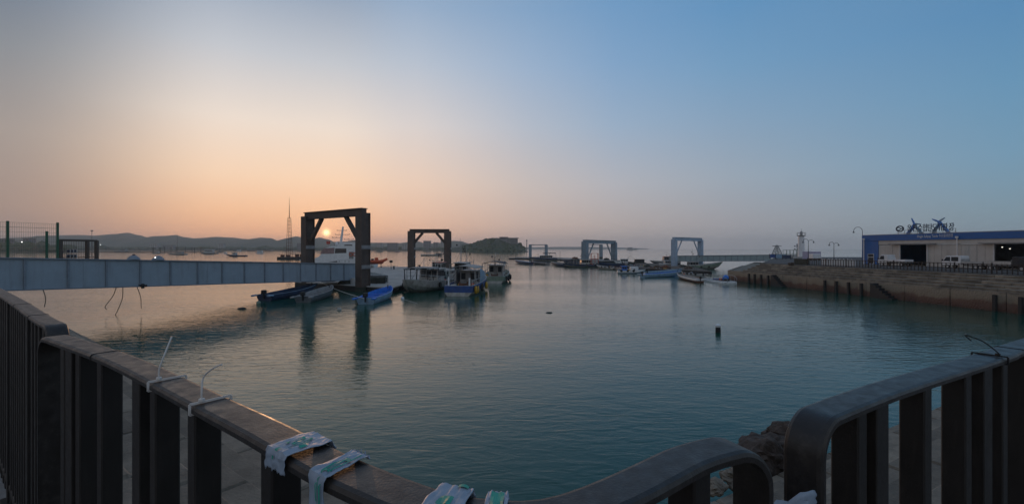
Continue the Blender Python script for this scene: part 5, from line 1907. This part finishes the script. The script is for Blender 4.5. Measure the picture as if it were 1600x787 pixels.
b_ = skiff_at('blue-grey skiff with floats, in the gap between the two middle gantries', 1010, 419.5, 984, 417, B_=2.6, hullm=M_BOATL, inm=M_NAVY, gun=M_WHITED, fs=0.9, fb=1.3)
clutter(b_, 8, 2.4, 51, 9, 0.3, stays=False)
b_ = skiff_at('rust-brown skiff lying close in to the brown dock, behind the light blue pair', 1046, 424.5, 1016, 422.5, B_=2.4, hullm=M_RUST, inm=M_WOOD, gun=M_WHITED, fs=0.8, fb=1.2)
clutter(b_, 7, 2.2, 53, 9, 0.3, stays=False)
b_ = skiff_at('pale open skiff with gear heaped amidships, left of the white motor cruiser', 962, 421.5, 934, 419.5, B_=2.8, hullm=M_WHITED, inm=M_GREY, gun=M_WHITE, fs=0.8, fb=1.3)
clutter(b_, 9, 2.6, 31, 8, 0.3, stays=False)
b_ = skiff_at('dark skiff with orange floats aboard, behind the large weathered fishing boat', 905, 411.5, 880, 410.5, B_=3.0, hullm=M_NAVY, inm=M_DARK, gun=M_GREY, fs=1.0, fb=1.5)
clutter(b_, 9, 2.8, 33, 10, 0.4, stays=False)
b_ = skiff_at('grey skiff lying across the end of the brown dock, left of the blue cabin end', 978, 424, 956, 420, B_=2.4, hullm=M_GREY, inm=M_NAVY, gun=M_LGREY, fs=0.8, fb=1.2)
clutter(b_, 7, 2.2, 35, 8, 0.3, stays=False)
b_ = skiff_at('pale skiff full of brown nets between the rusty-striped skiff and the brown dock', 1098, 433, 1066, 430.5, B_=2.2, hullm=M_LGREY, inm=M_WOOD, gun=M_WHITED, fs=0.8, fb=1.1)
clutter(b_, 6, 2.0, 37, 9, 0.3, stays=False)
for nm_, sd_, l_, w2_ in (('fishing_boat.004', 41, 13, 4.4), ('fishing_boat.008', 43, 7.2, 2.8), ('fishing_boat.009', 45, 12, 4.0), ('fishing_boat.010', 47, 11, 4.0)):
    clutter(bpy.data.objects[nm_], l_, w2_, sd_, 12, mast_h=5.0)
for i, (px, d, r_, m_, lab) in enumerate(((1012, 150, 1.1, M_NET, 'dark net pile at the left end of the brown dock'), (1027, 145, 0.9, M_WOOD, 'brown net pile in the middle of the brown dock'), (1040, 142, 1.0, M_RUST, 'rusty red gear pile beside the leg of the pale blue gantry'),
                                          (1076, 135, 1.1, M_WOOD, 'brown gear pile at the near end of the brown dock'), (1068, 150, 1.0, M_NET, 'dark net pile between the legs of the pale blue gantry'), (988, 168, 1.1, M_NET, 'dark heap at the far end of the brown dock'),
                                          (899, 262, 1.6, M_RUST, 'reddish gear heap left of the big blue-grey gantry'), (948, 240, 1.5, M_NET, 'dark gear heap between the legs of the big blue-grey gantry'))):
    net_heap(lab, P(px, d, 0.8), r_, i * 2.3 + 1, m_, 'gear pile')

# ------------------------------------------------------------------ barge with a mast, boats far out
t = thing('crane_barge', 'dark barge with winches left of the nearest gantry', 'barge', P(456, 290, 0))
MB().box(-8, 9, -3.5, 3.5, -0.3, 1.6).build('float', M_DARK, t, bevel=0.3)
for x in (-6, -2.5, 3.4, 6.5):
    MB().box(x - 0.9, x + 0.9, -1.2, 1.2, 1.6, 2.9 + 0.5 * (x > 3)).build('winch', M_RUST, t, bevel=0.2)
MB().tube([(-7, -3, 3.2), (7, -3, 3.2)], 0.09, 5).build('hand_rail', M_DARK, t)
tw = pylon('tall thin lattice mast standing on the dark barge', 452, 290, 1.6, Z(340, 290), 2.7, 'mast', M_RUST, 11, False, 0.5, False)
MB().tube([(0, 0, Z(340, 290) - 1.8), (0, 0, Z(308, 290) - 1.6)], 0.28, 5, 0.06).build('aerial', M_RUST, tw)


def far_boat(label, px, py, wpx, cabin_px, m_, cab=M_WHITED, mast=0, rz=0.0, dark=False):
    d = F * H / (py - HY)
    L_ = wpx * d / F
    t = thing('moored_boat', label, 'boat', P(px, d, 0), rz)
    hull(t, L_, L_ * 0.27, L_ * 0.06, L_ * 0.10, 0.3, 0.8, m_, m_, M_LGREY, M_GREY, floor=0.3, n=10)
    if cabin_px:
        w_, h_, f = cabin_px
        w_, h_ = w_ * d / F, h_ * d / F
        c = MB().box(f * L_ - w_ / 2, f * L_ + w_ / 2, -L_ * 0.09, L_ * 0.09, 0.3, h_ + L_ * 0.05).build('cabin', cab, t, bevel=w_ * 0.06)
        MB().box(f * L_ - w_ * 0.4, f * L_ + w_ * 0.4, -L_ * 0.092, L_ * 0.092, h_ * 0.55 + L_ * 0.05, h_ * 0.85 + L_ * 0.05).build('window_band', M_GLASS, c)
    if mast:
        hm = mast * d / F
        MB().tube([(0, 0, 0.3), (0, 0, hm)], L_ * 0.009, 5, L_ * 0.004).build('mast', M_DARK, t)
        MB().tube([(-L_ * 0.35, 0, hm * 0.14), (0, 0, hm * 0.12)], L_ * 0.012, 5).build('boom', M_DARK, t)
    return t


far_boat('sailing yacht with one tall bare mast beyond the bridge', 277, 397.8, 29, (10, 3.4, -0.15), M_WHITED, M_GREY, 32, PI)
far_boat('grey motor yacht moored just right of the sailing yacht', 327, 396.5, 26, (14, 5.5, 0.0), M_GREY, M_LGREY, 14, PI)
far_boat('small boat half hidden behind the grey motor yacht', 343, 394.3, 12, (5, 2.5, 0.0), M_GREY, M_GREY, 0, PI)
far_boat('dark low motor boat with a small raised helm, nearest the bridge', 370, 400.4, 30, (5, 4.5, 0.1), M_NAVY, M_LGREY, 0, PI)
far_boat('small white cabin boat out on the bright water left of the barge', 406, 396, 13, (8, 3.5, 0.0), M_WHITE, M_WHITE, 0, 0.1)
far_boat('grey moored boat behind the domed caps of the bridge', 191, 394, 22, (9, 3.5, 0.1), M_GREY, M_GREY, 10, 0)
far_boat('long pale work boat seen through the second gantry', 675, 399.5, 34, (10, 2.2, 0.32), M_LGREY, M_DARK, 0, 0.05)
far_boat('tiny flat boat on the bright water right of the nearest gantry', 591, 394.2, 12, None, M_GREY, M_GREY, 0, 0)
far_boat('low dark barge by the far shore left of the lattice mast', 393, 392.2, 14, None, M_DARK, M_DARK, 0, 0)
far_boat('second low dark barge by the far shore, close to the lattice mast', 421, 392.0, 12, (4, 1.2, 0.2), M_RUST, M_GREY, 0, 0)
far_boat('hazy ship far out on the open sea', 988, 390.2, 18, (8, 3, -0.2), M_GREY, M_GREY, 0, 0)

far_boat('small grey boat moored just left of the sailing yacht', 246, 396.2, 14, (6, 2.6, 0.0), M_GREY, M_LGREY, 9, PI)
far_boat('tiny white boat on the bright water between the yacht and the dark motor boat', 352, 396.4, 9, (4, 2.2, 0.0), M_WHITE, M_WHITE, 0, 0)
far_boat('faint pale boat close under the far shore, above the dark motor boat', 372, 392.8, 12, (6, 2.0, 0.1), M_LGREY, M_WHITE, 6, 0)
far_boat('small dark boat under the far shore between the two dark gantries', 621, 393.4, 10, (4, 1.6, 0.1), M_NAVY, M_GREY, 0, 0)
b_ = scaled(fishing_boat('white boat with a red-trimmed cabin behind the weathered white fishing boat', P(684, 113, 0), R(262), 10.0, 3.6, M_WHITED, M_WHITED, M_GREY, cabin=(-0.25, 0.1, 2.4), cabin_m=M_WHITED, roof_m=M_RED, masts=((-0.1, 0.4, 5.6, 2), (0.16, -0.6, 4.6, 1), (0.3, 0.5, 5.0, 0)), fs=1.0, fb=1.6), 1.2)
clutter(b_, 10, 3.6, 61, 16, mast_h=5.2)
# marina walkway with piles
t = thing('marina_walkway', 'long floating marina walkway with upright piles on the far water', 'jetty', P(230, 760, 0))
k = 760 / F
MB().box((90 - 230) * k, (318 - 230) * k, -1.2, 1.2, 0.1, 1.1).build('walkway', M_DARK, t)
for px in (238, 249, 256, 266, 274, 289, 299, 303, 313):
    MB().tube([((px - 230) * k, 1.6, -1), ((px - 230) * k, 1.6, 9.5 + rnd.uniform(-1.5, 1))], 0.55, 6).build('pile', M_DARK, t)
MB().tube([((232 - 230) * k, 1.6, 8.2), ((316 - 230) * k, 1.6, 7.6)], 0.16, 4).build('cable', M_DARK, t)

# ------------------------------------------------------------------ floats in the water
def buoy(label, px, py, r_, m_, kind='ball', m2=None):
    t = thing('buoy', label, 'buoy', W(px, py))
    if kind == 'ball':
        MB().ball((0, 0, r_ * 0.35), r_, 14, 9).build('float', m_, t, smooth=True)
        MB().tube([(0, 0, r_ * 1.2), (0, 0, r_ * 1.5)], r_ * 0.15, 6).build('eye', M_DARK, t)
    elif kind == 'low':
        MB().ball((0, 0, 0.0), r_, 14, 8, sx=1.9, sz=0.55).build('float', m_, t, smooth=True)
        MB().ball((r_ * 0.9, 0, r_ * 0.3), r_ * 0.3, 8, 6).build('eye', M_DARK, t)
    else:
        MB().lathe([(r_ * 0.5, -0.4), (r_ * 0.95, -0.1), (r_, 0.2), (r_ * 0.9, r_ * 1.9), (r_ * 0.6, r_ * 2.1)], 14).build('float', m_, t, smooth=True)
        MB().lathe([(r_ * 0.7, r_ * 2.0), (r_ * 1.1, r_ * 2.2), (r_ * 1.1, r_ * 2.9), (r_ * 0.4, r_ * 3.3)], 14).build('cap', m2, t, smooth=True)
    return t


buoy('black buoy with a white cap alone in the open basin', 1122, 519, 0.21, M_DARK, 'can', M_WHITE)
buoy('white ball buoy below the bright blue skiff', 530, 484.5, 0.24, M_WHITED)
buoy('low dark float left of the dark skiffs', 378, 482, 0.28, M_DARK, 'low')
buoy('small flat dark float in the middle of the basin', 858, 488.5, 0.2, M_DARK, 'low')
buoy('pale ball buoy under the stern of the navy skiff', 404, 474, 0.26, M_GREEN)
buoy('white float on the mooring line by the weathered white boat', 629, 467, 0.25, M_WHITE)
for (x0_, y0_, x1_, y1_, z0, z1, lab) in ((569, 466, 500, 440, 0.9, 1.0, 'pale mooring line running along the front of the concrete dock'), (629, 467, 652, 474, 0.2, 0.02, 'slack mooring line lying on the water by the weathered white boat')):
    a, b = W(x0_, y0_, z0), W(x1_, y1_, z1)
    m = [a.lerp(b, i / 8) - Vector((0, 0, 0.25 * math.sin(PI * i / 8) * (1 if z0 > .5 else 0))) - a for i in range(9)]
    o = MB().tube(m, 0.035, 5).build('mooring_line', M_TIE)
    o.location = a
    tag(o, lab, 'rope')

# ================================================================== far shore and hills
def ridge(mb_, crest, d, fr, bk, amp=1.0, seed=0.0, step=3.0, zfoot=0.0):
    pts = []
    x = crest[0][0]
    while x <= crest[-1][0]:
        for (xa, ya), (xb, yb) in zip(crest, crest[1:]):
            if xa <= x <= xb:
                f = (x - xa) / (xb - xa)
                f = f * f * (3 - 2 * f)
                pts.append((x, ya + (yb - ya) * f))
                break
        x += step
    rows = [(-fr, 0.0), (-fr * 0.75, 0.30), (-fr * 0.5, 0.58), (-fr * 0.25, 0.84), (0, 1.0), (bk * 0.5, 0.6), (bk, 0.0)]
    vs_ = []
    for x, y in pts:
        h = Z(y, d)
        X_ = (x - CX) / F
        for dd, f in rows:
            q_ = Vector((x * 0.08, dd * 0.006, seed))
            nz = noise.noise(q_) * 0.16 * h + noise.noise(q_ * 5) * 0.02 * h * (1 if f else 0)
            dd2 = d + dd
            vs_.append((X_ * d + dd * X_ * 0.5, dd2, max(-2, h * f + (nz * amp if 0 < f < 1 else (noise.noise(q_ * 6) * 0.012 * h if f == 1 else -2)))))
    k = len(rows)
    mb_.add(vs_, [(i * k + j, i * k + j + 1, (i + 1) * k + j + 1, (i + 1) * k + j) for i in range(len(pts) - 1) for j in range(k - 1)])


mb = MB()
c1 = [(-120, 371), (-40, 374), (30, 371), (60, 370), (91, 367.5), (122, 367), (152, 368), (178, 365.5), (200, 363.5), (216, 367), (231, 370.6), (254, 368.6), (274, 367), (290, 370.6), (305, 372.5), (338, 370), (363, 371), (381, 373), (392, 374.4), (407, 371), (424, 372), (435, 378), (441, 376), (452, 371.5), (464, 369), (476, 372.4), (489, 373.7), (499, 371), (512, 373.7), (522, 377.5), (540, 377), (555, 375), (568, 377), (581, 379), (600, 379), (620, 379.7), (651, 376.6), (667, 380.5), (690, 379), (708, 376), (720, 376.6), (732, 380), (745, 385)]
ridge(mb, c1, 2500, 600, 500, 1.0, 1.0)
c2 = [(760, 388.0), (790, 386.6), (830, 386), (880, 385.4), (930, 385.6), (970, 386.6), (1010, 387.9)]
ridge(mb, c2, 4600, 250, 300, 0.5, 5.0)
struct(mb.build('hills', M_HILL, smooth=True))
# low shore in front of the hills
mb = MB()
mb.prism([((-160 - CX) / F * 1450, 1450), ((430 - CX) / F * 1500, 1500), ((750 - CX) / F * 1480, 1480), ((770 - CX) / F * 2100, 2100), ((-160 - CX) / F * 2100, 2100)], -2, 3.0)
mb.prism([((-180 - CX) / F * 800, 800), ((60 - CX) / F * 820, 820), ((118 - CX) / F * 900, 900), ((100 - CX) / F * 1300, 1300), ((-180 - CX) / F * 1300, 1300)], -2, 3.5)
struct(mb.build('shore', M_LAWN))


def clumps(name, label, spots, m_):
    """woodland too far off to count: rough leafy masses joined as one"""
    src = bmesh.new()
    bmesh.ops.create_icosphere(src, subdivisions=2, radius=1)
    sv = [v.co.copy() for v in src.verts]
    sf = [tuple(v.index for v in f.verts) for f in src.faces]
    src.free()
    mb_ = MB()
    for (x, y, z, r_, h) in spots:
        off = Vector((x * 0.37, y * 0.21, 0))
        mb_.add([Vector((x, y, z + h * 0.5)) + Vector((v.x * r_, v.y * r_, v.z * h * 0.62)) * (1 + 0.5 * noise.noise(v * 1.6 + off)) for v in sv], sf)
    o = mb_.build(name, m_)
    o['label'] = label
    o['category'] = 'trees'
    return stuff(o)


sp = []
for i in range(240):
    px = rnd.uniform(-60, 112)
    d = rnd.uniform(825, 1150)
    hh = rnd.uniform(9, 17) * (0.75 if px > 70 else 1)
    p = P(px, d)
    sp.append((p.x, p.y, 2, rnd.uniform(5, 12), hh))
for i in range(420):
    px = rnd.uniform(100, 745)
    d = rnd.uniform(1510, 1750)
    p = P(px, d)
    m_ = noise.noise(Vector((px * 0.03, 3, 0)))
    sp.append((p.x, p.y, 2, rnd.uniform(8, 18), rnd.uniform(5, 10) + max(0, m_) * 12))
clumps('treeline', 'hazy woodland along the far shore below the hills', sp, M_LEAF)

# far buildings along the shore
FARB = [(30, 8, 381, 890, M_FAR, 'pale far building behind the green mesh fence, by a small light'), (40, 9, 372.5, 900, M_FARD, 'dark square far building rising over the trees behind the mesh fence'), (4, 14, 373.5, 900, M_FARD, 'flat far building at the left edge of the far shore'),
        (240, 10, 381, 1520, M_FAR, 'pale far block under the first hill gap'), (262, 16, 383, 1520, M_FARD, 'long low far block beneath the double-peaked hill'), (345, 8, 381, 1530, M_FAR, 'small pale far block between the yachts and the barge'),
        (470, 12, 380, 1530, M_FARD, 'dark far block just behind the left gantry post'), (528, 14, 381.5, 1530, M_FAR, 'pale far block beside the patrol ship mast'),
        (592, 9, 380, 1530, M_FAR, 'pale far block just right of the nearest gantry'), (613, 16, 379.5, 1530, M_FARD, 'wide grey far block between the two dark gantries'), (632, 8, 381, 1530, M_FAR, 'small pale far block left of the second gantry'),
        (667, 11, 376.5, 1530, M_FARD, 'taller grey far block seen inside the second gantry'), (680.5, 7, 379, 1530, M_FARD, 'square dark far block in the middle of the second gantry'), (691, 5, 374.5, 1530, M_FAR, 'slender far tower seen inside the second gantry'),
        (738, 13, 386, 1200, M_FAR, 'long low pale shed on the shore left of the headland')]
for px, w_, yt, d, m_, lab in FARB:
    t = thing('far_building', lab, 'building', P(px, d, 2))
    ww, hh = w_ * d / F, Z(yt, d) - 2
    MB().box(-ww / 2, ww / 2, 0, 14, 0, hh).build('wall', m_, t)
    MB().box(-ww / 2 - 0.5, ww / 2 + 0.5, -0.5, 14.5, hh, hh + 1.0).build('roof', M_FARD, t)
    nf = max(1, int(hh / 5))
    nwn = max(2, int(ww / 6))
    for i in range(nf):
        for j in range(nwn):
            MB().box(-ww / 2 + ww * (j + 0.25) / nwn, -ww / 2 + ww * (j + 0.75) / nwn, -0.15, 0, hh * (i + 0.3) / nf, hh * (i + 0.75) / nf).build('window', M_GLASS, t)
# headland with a columned building
mb = MB()
c3 = [(700, 389), (722, 385), (738, 380), (748, 376.5), (757, 374), (766, 372), (775, 371.5), (790, 373.5), (803, 377), (811, 379.5), (816, 383), (820, 387), (823, 393)]
ridge(mb, c3, 985, 60, 120, 0.8, 9.0, 1.5)
hl = struct(mb.build('headland', M_HILL, smooth=True))
sp = []
for i in range(260):
    px = rnd.uniform(722, 819)
    for (xa, ya), (xb, yb) in zip(c3, c3[1:]):
        if xa <= px <= xb:
            yy = ya + (yb - ya) * (px - xa) / (xb - xa)
    f = rnd.uniform(0.0, 0.95)
    h = Z(yy, 985)
    if 778 < px < 812 and f > 0.55:
        continue
    p = P(px, 985 - 60 * (1 - f))
    sp.append((p.x, p.y, max(0, h * f) - 3, rnd.uniform(2.5, 5), rnd.uniform(4, 7.5)))
clumps('headland_woods', 'dark scrub wood covering the headland in the haze', sp, M_LEAF)
t = thing('headland_hotel', 'wide flat-roofed building with pale columns on top of the headland', 'building', P(781, 968, 0))
k = 968 / F
zb, zt = Z(383.5, 968), Z(371.5, 968)
MB().box(0, 28 * k, 0, 18, zb, zt).build('wall', M_FARD, t)
MB().box(-1 * k, 13 * k, -4, 19, zt + 0.1, zt + 2.0).box(13 * k, 29.5 * k, -6, 19, zt - 1.5, zt).build('roof', M_FARD, t)
for i in range(9):
    x = (11 + i * 2.0) * k
    MB().box(x - 0.55, x + 0.55, -4.6, -3.2, zb, zt - 1.52).build('column', M_FAR, t)
for i in range(5):
    x = (1 + i * 2.2) * k
    MB().box(x, x + 1.4 * k, -0.2, 0, zb + 3, zt - 3).build('window', M_FAR, t)
t = thing('beacon_tower', 'slim beacon tower standing in the water off the headland', 'tower', P(823, 930, 0))
MB().lathe([(2.6, -1), (2.6, 1.5), (0.9, 2.0), (0.7, 22), (1.4, 22.3), (1.4, 23.5), (0.3, 26)], 10).build('tower', M_FARD, t)
MB().lathe([(3.4, 0.2), (3.4, 1.0), (0.8, 1.1)], 10).build('footing', M_LGREY, t)
t = thing('floodlight_mast', 'tall floodlight mast on the far shore beyond the brown gate', 'mast', P(143.5, 880, 2))
MB().tube([(0, 0, 0), (0, 0, Z(362, 880))], 0.6, 6, 0.35).build('pole', M_FARD, t)
MB().lathe([(0.5, 0), (1.9, 0.6), (1.9, 2.2), (0.5, 2.8)], 8, c=(0, 0, Z(362, 880) - 1.5)).build('lamp_ring', M_FARD, t)
for px, lab in ((34, 'tiny lit lamp on the far shore behind the mesh fence'), (157, 'tiny lit lamp on the far shore right of the brown gate')):
    t = thing('shore_lamp', lab, 'lamp', P(px, 815 if px < 100 else 1440, 3))
    MB().tube([(0, 0, -3), (0, 0, Z(378.5, 815) - 3 if px < 100 else 15)], 0.25, 5).build('pole', M_DARK, t)
    MB().ball((0, 0, Z(378, 815) - 3 if px < 100 else 16), 0.8 if px < 100 else 1.0, 8, 6).build('globe', mat('shore_light', (0.9, 0.9, 0.9), 0.5, emit=(1, 0.95, 0.85, 3)), t)

# ================================================================== sea haze
m = bpy.data.materials.new('haze')
m.use_nodes = True
t_ = m.node_tree
t_.nodes.remove(t_.nodes['Principled BSDF'])
pv = t_.nodes.new('ShaderNodeVolumePrincipled')
pv.inputs['Color'].default_value = (1.0, 1.0, 1.0, 1)
pv.inputs['Density'].default_value = 0.00017
pv.inputs['Anisotropy'].default_value = 0.35
t_.links.new(pv.outputs[0], t_.nodes['Material Output'].inputs['Volume'])
hz = MB().box(-6300, 6300, -400, 6300, -3.0, 125).build('haze', m)
stuff(hz)
hz['label'] = 'thin evening haze over the sea'
